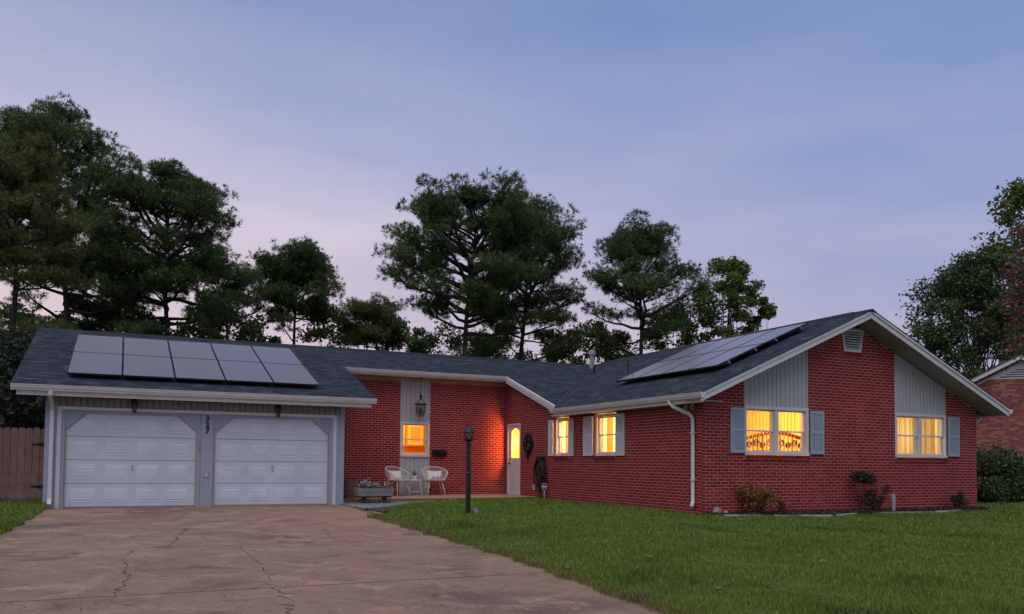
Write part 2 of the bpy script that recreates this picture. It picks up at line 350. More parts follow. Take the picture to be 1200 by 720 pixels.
for _i in range(34):                                    # hairlines wandering off the main cracks and joints
    _x, _y = _r.uniform(-1.4, 4.5), _r.uniform(5.5, 19.5); _a = _r.uniform(-.5, 3.6); _p = [(_x, _y)]
    for _k in range(_r.randint(2, 6)):
        _a += _r.uniform(-.6, .6); _x += .35 * math.cos(_a); _y += .42 * math.sin(_a)
        if -1.4 < _x < 4.5: _p.append((_x, _y))
    if len(_p) > 1: CR.append((_p, _r.choice((.006, .008, .012))))
for pts, w in CR:
    fine = []
    for (x0, y0), (x1, y1) in zip(pts[:-1], pts[1:]):
        n = max(2, int(math.hypot(x1 - x0, y1 - y0) / .09))
        for i in range(n): t = i / n; fine.append((x0 + (x1 - x0) * t, y0 + (y1 - y0) * t))
    fine.append(pts[-1])
    jx = [random.gauss(0, .035) for _ in fine]; L_ = []
    m = MB()
    for i, (x, y) in enumerate(fine):
        ww = w * random.choice((.3, .45, .6, .8, 1.3)) * (.3 if i in (0, len(fine) - 1) else 1) * .36
        x += jx[i]; L_ += [(x - ww, y - ww * .5, drive_z(y) + .004), (x + ww, y + ww * .5, drive_z(y) + .004)]
    m.add(L_, [(2 * i, 2 * i + 1, 2 * i + 3, 2 * i + 2) for i in range(len(fine) - 1)]); m.build('crack', 'crack', drive)

# ------------------------------------------------------------------ the house
Yg, gl, gr = 20.64, -1.49, 5.09
Yf, Xs, fr = 14.06, 11.105, 19.82
Yp = 23.95
XP, ZR, YR = 15.46, 4.66, 26.02
mm_, mw = .339, .435
def zm(y): return 2.66 + mm_ * (y - 20.13)
def zw(x): return 2.562 + mw * (x - 10.64)
def zwe(x): return zw(2 * XP - x)
house = thing('brick_house', 'long single-storey red brick house with dark shingle roof and double garage', 'house', (8, 20, 0))

def fr_face(u, v, d): return (u, Yf - d, v)       # gable wall
def fr_side(u, v, d): return (Xs - d, u, v)
def fr_porch(u, v, d): return (u, Yp - d, v)
def fr_gar(u, v, d): return (u, Yg - d, v)
def fbox(m, fr_, u0, u1, v0, v1, d0, d1):
    c = [fr_(u, v, d) for v in (v0, v1) for (u, d) in ((u0, d1), (u1, d1), (u1, d0), (u0, d0))]
    return m.hexa(c)
CH, BL = .0677, .2045
def wall(name, fr_, u0, u1, z0, topf, openings, nparts=0, near=None, breaks=()):
    """backing mortar wall with its openings plus proud bricks"""
    m = MB(); us = sorted(set([u0, u1] + [o[0] for o in openings] + [o[1] for o in openings] + list(breaks)))
    us = [u for u in us if u0 <= u <= u1]
    for a, b in zip(us[:-1], us[1:]):
        sp = sorted([(o[2], o[3]) for o in openings if o[0] <= a + 1e-6 and o[1] >= b - 1e-6]); z = z0 - .3
        for (p, q) in sp:
            if p > z: m.quad(fr_(a, z, 0), fr_(b, z, 0), fr_(b, p, 0), fr_(a, p, 0))
            z = q
        if topf(a) > z or topf(b) > z:
            m.quad(fr_(a, z, 0), fr_(b, z, 0), fr_(b, max(z, topf(b)), 0), fr_(a, max(z, topf(a)), 0))
    w = m.build(name, 'mortar', house)
    bricks = []
    zmax = max(topf(u) for u in np.linspace(u0, u1, 60)); nrow = int((zmax - z0) / CH) + 1; k0 = -3
    for r in range(k0, nrow):
        za = z0 + r * CH + .0088; zb = za + CH - .0175; zc = (za + zb) / 2; off = (r % 2) * BL / 2
        segs = [(u0, u1)]
        for (p, q, s, t) in openings:
            if s - .002 < zc < t + .002:
                ns = []
                for (a, b) in segs:
                    if q <= a or p >= b: ns.append((a, b)); continue
                    if p > a: ns.append((a, p))
                    if q < b: ns.append((q, b))
                segs = ns
        for (a, b) in segs:
            k = math.floor((a - u0 - off) / BL)
            while True:
                p = u0 + off + k * BL; q = p + BL - .0175; k += 1
                if p >= b: break
                p2, q2 = max(p, a), min(q, b)
                if q2 - p2 < .03: continue
                if zc > topf((p2 + q2) / 2) - .01: continue
                bricks.append((p2, q2, za, zb))
    def one(m, bk):
        p, q, a, b = bk; d = .0035 + random.uniform(-.001, .0012); j = random.uniform(-.001, .001)
        c = [fr_(p, a + j, d), fr_(q, a + j, d), fr_(q, b + j, d), fr_(p, b + j, d), fr_(p, a + j, 0), fr_(q, a + j, 0), fr_(q, b + j, 0), fr_(p, b + j, 0)]
        return m.add(c, [(0, 1, 2, 3), (0, 4, 5, 1), (1, 5, 6, 2), (2, 6, 7, 3), (3, 7, 4, 0)])
    if nparts:
        full = [b for b in bricks if abs((b[1] - b[0]) - (BL - .0175)) < 1e-4 and b[2] > .12]
        full.sort(key=lambda b: (b[0] - near[0]) ** 2 + (b[2] - near[1]) ** 2); sel = set(full[:nparts]); meshes = []
        for i in range(6):                          # six brick shapes, shared
            mb = one(MB(), (0, BL - .0175, 0, CH - .0175)); o0 = fr_(0, 0, 0)
            me = bpy.data.meshes.new('brick'); me.from_pydata([tuple(Vector(v) - Vector(o0)) for v in mb.v], [], mb.f); me.materials.append(MATS['brick']); meshes.append(me)
        for b in full[:nparts]:
            o = link('brick', random.choice(meshes), w); o.location = Vector(fr_(b[0], b[2], 0)) - wloc(house)
        bricks = [b for b in bricks if b not in sel]
    bm = MB()
    for b in bricks: one(bm, b)
    bm.build('brickwork', 'brick', w, kind='stuff')
    return w

def gable_top(x): return min(zw(x), zwe(x)) - .20
WL_ = (12.235, 14.086, 1.314, 2.384); WR_ = (16.866, 18.676, 1.314, 2.384)
SILL = .09
VENT = (15.10, 15.82, 3.76, 4.30)
gab = wall('gable_wall', fr_face, Xs - .008, fr, .06, gable_top,
     [(WL_[0], WL_[1], WL_[2] - SILL, 9), (WR_[0], WR_[1], WR_[2] - SILL, 9), (15.13, 15.79, 4.03, 4.31), (15.20, 15.72, 3.76, 4.03)], 300, (Xs + .8, 1.0), breaks=(XP, 13, 18))
def side_top(y): return 2.50 if y < 20.0 else min(zm(y) - .12, 3.72)
W1 = (19.80, 20.66, 1.30, 2.36); W2 = (17.42, 18.47, 1.30, 2.36); DR = (22.84, 23.78, .10, 2.31)
sidew = wall('side_wall', fr_side, Yf, Yp, .08, side_top, [(W1[0], W1[1], W1[2] - SILL, W1[3]), (W2[0], W2[1], W2[2] - SILL, W2[3]), DR], breaks=(20.0, 20.001, 21, 22, 23))
PW = (7.60, 8.54)
porchw = wall('porch_wall', fr_porch, gr - .3, Xs, .08, lambda x: 3.63, [(PW[0], PW[1], -1, 9)])
# rear and flank walls (not seen from the street)
hid = MB()
hid.quad((fr, Yf, -.3), (fr, 31.5, -.3), (fr, 31.5, 2.6), (fr, Yf, 2.6))
hid.quad((gl, Yg, -.3), (gl, 31.5, -.3), (gl, 31.5, 2.5), (gl, YR, 4.5), (gl, Yg, 2.6))
hid.quad((gl, 31.5, -.3), (fr, 31.5, -.3), (fr, 31.5, 2.5), (XP, 31.5, 4.5), (Xs, 31.5, 2.5), (gl, 31.5, 2.5))
hid.quad((gr, Yg, -.3), (gr, Yp, -.3), (gr, Yp, 3.7), (gr, Yg, 2.6))
hid.build('rear_wall', 'brick', house)

# rowlock sill bricks under windows and vent
def rowlock(fr_, u0, u1, z1, h=.085, d=.05, w=None):
    m = MB(); n = int((u1 - u0) / .068)
    sp = (u1 - u0) / n
    for i in range(n):
        a = u0 + i * sp
        fbox(m, fr_, a + .006, a + sp - .006, z1 - h, z1 - .004 + random.uniform(-.003, 0), -.02, d + random.uniform(-.002, .003))
    m.build('rowlock_sill', 'brick', w, kind='stuff')
    b = MB(); fbox(b, fr_, u0, u1, z1 - h - .004, z1 - .012, -.03, d - .012); b.build('sill_mortar', 'mortar', w)
for (W_, w, f_) in ((WL_, gab, fr_face), (WR_, gab, fr_face), (W1, sidew, fr_side), (W2, sidew, fr_side)): rowlock(f_, W_[0] - .0, W_[1] + .0, W_[2], w=w)
rowlock(fr_face, 15.16, 15.78, 3.76, h=.10, d=.03, w=gab)

# ---- vertical siding panels over the gable windows and at the porch, the garage head
def siding(name, fr_, u0, u1, z0, topf, m_='grey_siding', bw=.125, d=-.012, trim=.045, gv_=.006):
    w = MB(); fbox(w, fr_, u0, u1, z0 - .001, z0 + .02, d - .06, d)
    base = MB(); base.quad(fr_(u0, z0, d - .03), fr_(u1, z0, d - .03), fr_(u1, topf(u1), d - .03), fr_(u0, topf(u0), d - .03))
    p = base.build(name, m_, house)
    n = max(1, round((u1 - u0 - 2 * trim) / bw)); sp = (u1 - u0 - 2 * trim) / n
    edges = ([(u0, u0 + trim, .012)] if trim else []) + [(u0 + trim + i * sp + gv_, u0 + trim + (i + 1) * sp - gv_, 0) for i in range(n)] + ([(u1 - trim, u1, .012)] if trim else [])
    for (a, b, e) in edges:
        m = MB(); m.hexa([fr_(a, z0, d + e), fr_(b, z0, d + e), fr_(b, z0, d - .028), fr_(a, z0, d - .028), fr_(a, topf(a), d + e), fr_(b, topf(b), d + e), fr_(b, topf(b), d - .028), fr_(a, topf(a), d - .028)])
        m.build('board', m_, p)
    return p
siding('siding_panel', fr_face, WL_[0], WL_[1], WL_[3], gable_top)
siding('siding_panel', fr_face, WR_[0], WR_[1], WR_[3], gable_top)
siding('siding_panel', fr_porch, PW[0], PW[1], 2.30, lambda u: 3.63, bw=.135)
siding('siding_panel', fr_porch, PW[0], PW[1], .10, lambda u: 1.24, bw=.135)
siding('garage_siding', fr_gar, gl + .12, gr - .10, 2.235, lambda u: 2.50, 'garage_siding', bw=.135, trim=0, gv_=.014)

# ---- windows
def dh_unit(win, fr_, u0, u1, z0, z1, d):
    """double-hung pair of sashes with their panes"""
    zmid = z0 + (z1 - z0) * .5; r = .035
    for (a, b, dd) in ((zmid - .02, z1, d), (z0, zmid + .018, d - .03)):
        m = MB()
        fbox(m, fr_, u0, u0 + r, a, b, dd - .03, dd); fbox(m, fr_, u1 - r, u1, a, b, dd - .03, dd)
        fbox(m, fr_, u0 + r, u1 - r, a, a + r, dd - .03, dd - .001); fbox(m, fr_, u0 + r, u1 - r, b - r, b, dd - .03, dd - .001)
        s = m.build('sash', 'white_paint', win)
        g_ = MB(); g_.quad(fr_(u0 + r - .004, a + r - .004, dd - .016), fr_(u1 - r + .004, a + r - .004, dd - .016), fr_(u1 - r + .004, b - r + .004, dd - .016), fr_(u0 + r - .004, b - r + .004, dd - .016))
        g_.build('pane', 'window_glass', win)
def window(fr_, u0, u1, z0, z1, units, d=-.03, fw=.06, head=.07, sill=.055, proud=.012, deep=.16, m_='white_paint'):
    m = MB()
    fbox(m, fr_, u0, u0 + fw, z0 + sill, z1 - head, d - deep, proud); fbox(m, fr_, u1 - fw, u1, z0 + sill, z1 - head, d - deep, proud)
    fbox(m, fr_, u0, u1, z1 - head, z1, d - deep, proud + .002)
    n = units; iw = (u1 - u0 - 2 * fw - (n - 1) * .11) / n
    win = None
    for i in range(1, n): a = u0 + fw + i * iw + (i - 1) * .11; fbox(m, fr_, a, a + .11, z0 + sill, z1 - head, d - deep, d + .02)
    win = m.build('window', m_, house)
    s = MB(); fbox(s, fr_, u0 - .005, u1 + .005, z0, z0 + sill, d - deep, proud + .03); s.build('sill', m_, win)
    for i in range(n):
        a = u0 + fw + i * (iw + .11); dh_unit(win, fr_, a, a + iw, z0 + sill, z1 - head, d - .01)
    return win
window(fr_face, *WL_, 2); window(fr_face, *WR_, 2)
window(fr_side, *W1, 1, d=-.09, proud=-.04, fw=.05); window(fr_side, *W2, 1, d=-.09, proud=-.04, fw=.05)
window(fr_porch, PW[0] + .01, PW[1] - .01, 1.24, 2.30, 1, d=-.02, fw=.07)

# ---- shutters
def shutter(fr_, u0, u1, z0, z1, m_):
    m = MB(); r = .045; zm_ = (z0 + z1) / 2
    fbox(m, fr_, u0, u0 + r, z0, z1, .011, .045); fbox(m, fr_, u1 - r, u1, z0, z1, .011, .045)
    for a, b in ((z0, z0 + .06), (zm_ - .03, zm_ + .03), (z1 - .06, z1)): fbox(m, fr_, u0 + r, u1 - r, a, b, .011, .044)
    s = m.build('shutter', m_, house)
    for a, b in ((z0 + .06, zm_ - .03), (zm_ + .03, z1 - .06)):
        n = 10; h = (b - a) / n
        for i in range(n):
            q = MB(); z = a + i * h
            q.hexa([fr_(u0 + r, z, .038), fr_(u1 - r, z, .038), fr_(u1 - r, z + .004, .015), fr_(u0 + r, z + .004, .015), fr_(u0 + r, z + h * .45, .040), fr_(u1 - r, z + h * .45, .040), fr_(u1 - r, z + h * 1.05, .018), fr_(u0 + r, z + h * 1.05, .018)])
            q.build('louvre', m_, s)
for a, b in ((11.83, 12.22), (14.12, 14.53), (18.72, 19.13)): shutter(fr_face, a, b, 1.35, 2.33, 'shutter_blue')
for a, b in ((19.52, 19.79), (20.68, 20.96)): shutter(fr_side, a, b, 1.29, 2.31, 'shutter_white')
for a, b in ((17.0, 17.41), (18.5, 18.98)): shutter(fr_side, a, b, 1.29, 2.32, 'shutter_white')

# ---- gable vent
v = MB(); o_ = [(15.10, 4.30), (15.82, 4.30), (15.73, 3.76), (15.19, 3.76)]; i_ = [(15.16, 4.24), (15.76, 4.24), (15.68, 3.82), (15.24, 3.82)]
for k in range(4):
    a, b, c, d_ = o_[k], o_[(k + 1) % 4], i_[(k + 1) % 4], i_[k]
    v.prism([fr_face(*p, .03) for p in (a, b, c, d_)], (0, .09, 0))
vent = v.build('gable_vent', 'white_paint', house)
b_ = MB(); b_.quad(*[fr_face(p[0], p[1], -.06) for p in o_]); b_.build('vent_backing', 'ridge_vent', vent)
for i in range(7):
    z = 3.835 + i * .058; t = (z - 3.76) / .54; a = 15.21 - .07 * t + .01; c = 15.71 + .07 * t - .01
    q = MB(); q.hexa([fr_face(a, z, .02), fr_face(c, z, .02), fr_face(c, z + .012, -.04), fr_face(a, z + .012, -.04), fr_face(a, z + .016, .024), fr_face(c, z + .016, .024), fr_face(c, z + .05, -.04), fr_face(a, z + .05, -.04)])
    q.build('louvre', 'white_paint', vent)

# ---- garage front
def gbox(name, m_, u0, u1, z0, z1, d0, d1, p=house):
    m = MB(); fbox(m, fr_gar, u0, u1, z0, z1, d0, d1); return m.build(name, m_, p)
gbox('corner_board', 'garage_grey', gl, gl + .12, -.1, 2.5, -.05, .012); gbox('corner_board', 'garage_grey', gr - .10, gr, -.1, 2.5, -.05, .012)
cb = MB(); cb.box((gl - .013, Yg - .012, -.1), (gl - .001, Yg + .12, 2.5)); cb.build('corner_board', 'garage_grey', house)
gbox('garage_wall', 'garage_grey', gl + .12, -1.25, -.1, 2.235, -.05, 0); gbox('garage_wall', 'garage_grey', 4.87, gr - .10, -.1, 2.235, -.05, 0)
gbox('garage_trim', 'white_paint', -1.27, -1.19, -.02, 2.165, -.02, .02); gbox('garage_trim', 'white_paint', 4.81, 4.89, -.02, 2.165, -.02, .02)
gbox('garage_trim', 'white_paint', -1.27, 4.89, 2.165, 2.235, -.02, .022)
for a, b in ((-1.19, -1.12), (4.72, 4.81)): gbox('door_jamb', 'garage_grey', a, b, -.02, 2.165, -.14, -.01)
gbox('garage_post', 'garage_grey', 1.705, 1.965, -.02, 2.165, -.14, .004)
gbox('door_jamb', 'garage_grey', 1.62, 1.704, -.02, 2.165, -.14, -.03); gbox('door_jamb', 'garage_grey', 1.966, 1.99, -.02, 2.165, -.14, -.03)
gbox('door_head', 'garage_grey', -1.12, 1.62, 2.10, 2.165, -.14, -.03); gbox('door_head', 'garage_grey', 1.99, 4.72, 2.10, 2.165, -.14, -.03)
for (a, b) in ((-1.12, 1.62), (1.99, 4.72)):
    for (c, s) in ((a, 1), (b, -1)):
        m = MB(); m.prism([fr_gar(c, 2.10, -.035), fr_gar(c + s * .40, 2.10, -.035), fr_gar(c, 1.74, -.035)], (0, .04, 0)); br = m.build('corner_bracket', 'garage_grey', house)
        m = MB(); m.prism([fr_gar(c + s * .40, 2.10, -.032), fr_gar(c + s * .43, 2.10, -.032), fr_gar(c + s * .0, 1.715, -.032), fr_gar(c, 1.74, -.032)], (0, .05, 0)); m.build('weatherstrip', 'weatherstrip', br)
        m = MB(); fbox(m, fr_gar, c, c + s * .028, 0, 1.73, -.075, -.03); m.build('weatherstrip', 'weatherstrip', house)
    gd = MB(); fbox(gd, fr_gar, a, b, -.0, .03, -.10, -.065); gdo = gd.build('garage_door', 'weatherstrip', house)
    sh = 2.13 / 4
    for r_ in range(4):
        m = MB(); z0 = .02 + r_ * sh * .985; z1 = z0 + sh * .985 - .010
        fbox(m, fr_gar, a + .005, b - .005, z0, z1, -.11, -.07); m.build('section', 'door_white', gdo)
        pw = (b - a - .12) / 4
        for c_ in range(4):
            u0 = a + .06 + c_ * pw + .075; u1 = u0 + pw - .15; p0 = z0 + .10; p1 = z1 - .10
            m = MB()
            def ring(i, d): return [fr_gar(u0 + i, p0 + i, d), fr_gar(u1 - i, p0 + i, d), fr_gar(u1 - i, p1 - i, d), fr_gar(u0 + i, p1 - i, d)]
            vs = ring(0, -.0695) + ring(.012, -.062) + ring(.03, -.0692) + ring(.055, -.060)
            fs = [(4 * k + i, 4 * k + (i + 1) % 4, 4 * k + 4 + (i + 1) % 4, 4 * k + 4 + i) for k in range(3) for i in range(4)] + [(12, 13, 14, 15)]
            m.add(vs, fs); m.build('panel', 'door_panel', gdo)
    m = MB(); m.tube([fr_gar((a + b) / 2, .86, -.07), fr_gar((a + b) / 2, .86, -.03)], .02, 10); fbox(m, fr_gar, (a + b) / 2 - .015, (a + b) / 2 + .015, .91, .96, -.07, -.05); m.build('handle', 'aluminium', gdo)
# house number
def text_mesh(body, size, ext=.006, offs=.0):
    c = bpy.data.curves.new('t', 'FONT'); c.body = body; c.size = size; c.extrude = ext; c.align_x = 'CENTER'; c.resolution_u = 4; c.offset = offs
    o = bpy.data.objects.new('t', c); COL.objects.link(o); dg = bpy.context.evaluated_depsgraph_get()
    me = bpy.data.meshes.new_from_object(o.evaluated_get(dg)); bpy.data.objects.remove(o); return me
for i, ch in enumerate('327'):
    me = text_mesh(ch, .175, .006, .006); me.name = 'numeral'; me.transform(Matrix.Translation(Vector((1.835, Yg - .014, 2.01 - i * .150)) - wloc(house)) @ Matrix.Rotation(R(90), 4, 'X'))
    me.materials.append(MATS['black_metal']); link('numeral', me, house)
k = gbox('keypad', 'keypad_face', 1.79, 1.87, .68, .79, .004, .03); m = MB(); fbox(m, fr_gar, 1.815, 1.845, .70, .77, .03, .036); m.build('keypad_cover', 'plastic_white', k)
k = gbox('door_sensor', 'weatherstrip', 1.665, 1.70, 1.32, 1.50, -.03, 0)
k = gbox('door_sensor', 'weatherstrip', 1.967, 1.99, 1.32, 1.50, -.03, 0)

# ---- roof: decks, shingle tabs, ridge vents
deck = MB()
def vx(y): return 10.64 + (zm(y) - 2.562) / mw
def vy(x): return 20.13 + (zw(x) - 2.66) / mm_
yv = vy(10.64)
RKX = 10.93
def dk(pts, f): deck.prism([(x, y, f(x, y) - .012) for x, y in pts], (0, 0, -.05))
fm = lambda x, y: zm(y); fw_ = lambda x, y: zw(x)
dk([(-2.10, 20.13), (5.75, 20.13), (5.75, YR), (-2.10, YR)], fm)
dk([(5.75, 23.38), (RKX, 23.38), (RKX, YR), (5.75, YR)], fm)
dk([(RKX, vy(RKX)), (vx(YR), YR), (RKX, YR)], fm)
dk([(-2.10, YR), (vx(YR), YR), (XP, 31.9), (-2.10, 31.9)], lambda x, y: zm(2 * YR - y))
dk([(10.64, 13.48), (XP, 13.48), (XP, vy(XP)), (10.64, yv)], fw_)
dk([(XP, 13.48), (20.28, 13.48), (20.28, 31.9), (XP, 31.9)], lambda x, y: zwe(x))
dk([(10.64, 31.9), (XP, vy(XP)), (XP, 31.9)], lambda x, y: zw(x) - .01)
roof = deck.build('roof', 'roof_deck', house)
def tabs(rows, lo, hi, pt, tag):
    """pt(s, t, h): s along eave, t up slope"""
    V = []; F = []
    for (t0, t1, ivs) in rows:
        for (a, b) in ivs:
            s = a - random.random() * .3
            while s < b:
                w = random.choice((.14, .18, .22, .28, .33)); p, q = max(s, a), min(s + w, b); s += w
                if q - p < .02: continue
                th = random.choice((.007, .008, .014)); dt = random.choice((0, 0, .006, .012)) ; n = len(V)
                V += [pt(p, t0 + dt, th), pt(q - .003, t0 + dt, th), pt(q - .003, t1 + .02, .003), pt(p, t1 + .02, .003), pt(p, t0 + dt, -.01), pt(q - .003, t0 + dt, -.01)]
                F += [(n, n + 1, n + 2, n + 3), (n + 4, n + 5, n + 1, n)]
    m = MB(); m.add(V, F); m.build('shingles', 'shingle', roof, kind='stuff')
rows = []; y = 20.10
while y < YR - .02:
    y1 = min(y + .133, YR); iv = []
    if y < 23.36:
        iv.append((-2.12, 5.77))
        if y >= 19.84 + .13 and vx(y) > RKX: iv.append((RKX - .01, vx(y)))
    else: iv.append((-2.12, vx(y)))
    rows.append((y, y1, iv)); y += .133
tabs(rows, 0, 0, lambda s, t, h: (s, t, zm(t) + h), 'm')
rows = []; x = 10.62
while x < XP - .02:
    x1 = min(x + .1285, XP); rows.append((x, x1, [(13.45, min(max(vy(x), yv), vy(XP)))])); x += .1285
tabs(rows, 0, 0, lambda s, t, h: (t, s, zw(t) + h), 'w')
rows = []; x = 20.30
while x > XP + .02: rows.append((x, max(x - .1285, XP), [(13.45, 15.2)])); x -= .1285
def ptE(s, t, h): return (t, s, zwe(t) + h)
rows = [(a, b - .04, iv) for a, b, iv in rows]
V = []; F = []
for (t0, t1, ivs) in rows:
    n = len(V); a, b = ivs[0]; V += [ptE(a, t0, .01), ptE(b, t0, .01), ptE(b, t1, .003), ptE(a, t1, .003), ptE(a, t0, -.01), ptE(b, t0, -.01)]; F += [(n, n + 1, n + 2, n + 3), (n + 4, n + 5, n + 1, n)]
m = MB(); m.add(V, F); m.build('shingles', 'shingle', roof, kind='stuff')
m = MB(); m.prism([(-.8, YR - .16, ZR - .045), (-.8, YR, ZR + .035), (-.8, YR + .16, ZR - .045)], (15.6, 0, 0)); m.build('ridge_vent', 'ridge_vent', roof)
m = MB(); m.prism([(XP - .15, 14.0, ZR - .055), (XP, 14.0, ZR + .045), (XP + .15, 14.0, ZR - .055)], (0, 11.2, 0)); m.build('ridge_vent', 'ridge_vent', roof)
m = MB(); m.prism([(-2.1, YR - .14, ZR - .04), (-2.1, YR, ZR + .02), (-2.1, YR + .14, ZR - .04)], (1.3, 0, 0)); m.build('ridge_cap', 'shingle', roof)
m = MB(); m.prism([(XP - .14, 13.45, ZR - .05), (XP, 13.45, ZR + .025), (XP + .14, 13.45, ZR - .05)], (0, .55, 0)); m.build('ridge_cap', 'shingle', roof)
m = MB(); a, b = Vector((10.72, vy(10.72), zw(10.72) + .006)), Vector((XP - .1, vy(XP - .1), zw(XP - .1) + .006)); m.quad(a + Vector((-.03, .03, .004)), a + Vector((.03, -.03, .006)), b + Vector((.03, -.03, .006)), b + Vector((-.03, .03, .004))); m.build('valley_flashing', 'roof_deck', roof)

# roof pipes
m = MB(); m.lathe([(.085, 0), (.085, .62)], (15.0, 25.15, 4.30), 12); pipe = m.build('flue', 'grey_metal', roof, smooth=False)
m = MB(); m.lathe([(.13, .60), (.135, .63), (.13, .73), (.10, .76)], (15.0, 25.15, 4.32), 12); m.build('flue_cap', 'grey_metal', roof)
m = MB(); m.lathe([(.12, 0), (.07, .07), (.042, .10), (.042, .36)], (13.75, 22.9, zw(13.75) - .05), 10); m.build('vent_pipe', 'black_metal', roof)
m = MB(); m.lathe([(.03, 0), (.022, .04), (.02, .45)], (13.2, 20.1, zw(13.2) - .02), 8); m.build('vent_pipe', 'black_metal', roof)

# ---- gutters, fascias, soffits, rakes
def gutter(p0, p1, outv, topz, h=.125):
    p0, p1, o = Vector(p0), Vector(p1), Vector(outv)
    prof = [(0, -h), (.075, -h), (.085, -h * .78), (.105, -h * .52), (.115, -h * .18), (.125, -h * .1), (.125, 0), (0, 0)]
    m = MB(); m.prism([tuple(p0 + o * d + Vector((0, 0, topz + z))) for d, z in prof], p1 - p0)
    return m.build('gutter', 'gutter_white', house)
gutter((-2.12, 20.20, 0), (5.77, 20.20, 0), (0, -1, 0), 2.655)
gutter((5.77, 23.46, 0), (10.90, 23.46, 0), (0, -1, 0), 3.775, h=.11)
gutter((10.70, 13.46, 0), (10.70, 20.02, 0), (-1, 0, 0), 2.56, h=.11)
def bx(name, m_, a, b, p=house): m = MB(); m.box(a, b); return m.build(name, m_, p)
bx('fascia', 'gutter_white', (-2.02, 20.203, 2.435), (5.66, 20.225, 2.64))
bx('soffit', 'soffit_grey', (-2.02, 20.226, 2.47), (5.66, Yg - .022, 2.485))
bx('fascia', 'gutter_white', (5.72, 23.463, 3.615), (10.87, 23.485, 3.74))
bx('soffit', 'soffit_warm_bounce', (5.2, 23.486, 3.625), (10.99, Yp + .1, 3.64))
bx('frieze_board', 'soffit_warm_bounce', (5.2, Yp - .03, 3.505), (PW[0] - .002, Yp - .009, 3.624)); bx('frieze_board', 'soffit_warm_bounce', (PW[1] + .002, Yp - .03, 3.505), (Xs - .012, Yp - .009, 3.624))
bx('fascia', 'gutter_white', (10.703, 13.52, 2.37), (10.725, 20.0, 2.54))
bx('soffit', 'soffit_grey', (10.726, 13.52, 2.39), (Xs + .1, 20.3, 2.404))
# rake over the side wall (descending board between porch eave and wing eave)
m = MB(); y0_, y1_ = 20.0, 23.47
m.hexa([(10.86, y0_, zm(y0_) - .20), (10.93, y0_, zm(y0_) - .20), (10.93, y1_, zm(y1_) - .20), (10.86, y1_, zm(y1_) - .20), (10.86, y0_, zm(y0_) - .01), (10.93, y0_, zm(y0_) - .01), (10.93, y1_, zm(y1_) - .01), (10.86, y1_, zm(y1_) - .01)])
rk = m.build('rake_board', 'gutter_white', house)
m = MB(); m.hexa([(10.835, y0_, zm(y0_) - .10), (10.859, y0_, zm(y0_) - .10), (10.859, y1_, zm(y1_) - .10), (10.835, y1_, zm(y1_) - .10), (10.835, y0_, zm(y0_) - .0), (10.859, y0_, zm(y0_) - .0), (10.859, y1_, zm(y1_) - .0), (10.835, y1_, zm(y1_) - .0)])
m.build('rake_trim', 'white_paint', rk)
m = MB(); m.hexa([(10.931, 20.0, zm(20.0) - .15), (Xs + .02, 20.0, zm(20.0) - .15), (Xs + .02, 23.6, zm(23.6) - .15), (10.931, 23.6, zm(23.6) - .15), (10.931, 20.0, zm(20.0) - .135), (Xs + .02, 20.0, zm(20.0) - .135), (Xs + .02, 23.6, zm(23.6) - .135), (10.931, 23.6, zm(23.6) - .135)]); m.build('soffit', 'soffit_warm_bounce', house)
# right edge of the garage roof where it steps back to the porch eave
m = MB(); m.hexa([(5.70, 20.2, zm(20.2) - .14), (5.735, 20.2, zm(20.2) - .14), (5.735, 23.46, zm(23.46) - .14), (5.70, 23.46, zm(23.46) - .14), (5.70, 20.2, zm(20.2) - .015), (5.735, 20.2, zm(20.2) - .015), (5.735, 23.46, zm(23.46) - .015), (5.70, 23.46, zm(23.46) - .015)]); m.build('rake_board', 'gutter_white', house)
m = MB(); m.hexa([(gr - .02, 20.3, zm(20.3) - .16), (5.70, 20.3, zm(20.3) - .16), (5.70, 23.46, zm(23.46) - .16), (gr - .02, 23.46, zm(23.46) - .16), (gr - .02, 20.3, zm(20.3) - .145), (5.70, 20.3, zm(20.3) - .145), (5.70, 23.46, zm(23.46) - .145), (gr - .02, 23.46, zm(23.46) - .145)]); m.build('soffit', 'soffit_warm_bounce', house)
# garage left rake
m = MB(); m.hexa([(-2.10, 20.2, zm(20.2) - .16), (-2.07, 20.2, zm(20.2) - .16), (-2.07, YR, ZR - .16), (-2.10, YR, ZR - .16), (-2.10, 20.2, zm(20.2) - .015), (-2.07, 20.2, zm(20.2) - .015), (-2.07, YR, ZR - .015), (-2.10, YR, ZR - .015)]); m.build('rake_board', 'white_paint', house)
m = MB(); m.hexa([(-2.06, 20.3, zm(20.3) - .17), (gl + .1, 20.3, zm(20.3) - .17), (gl + .1, YR, ZR - .17), (-2.06, YR, ZR - .17), (-2.06, 20.3, zm(20.3) - .155), (gl + .1, 20.3, zm(20.3) - .155), (gl + .1, YR, ZR - .155), (-2.06, YR, ZR - .155)]); m.build('soffit', 'soffit_grey', house)
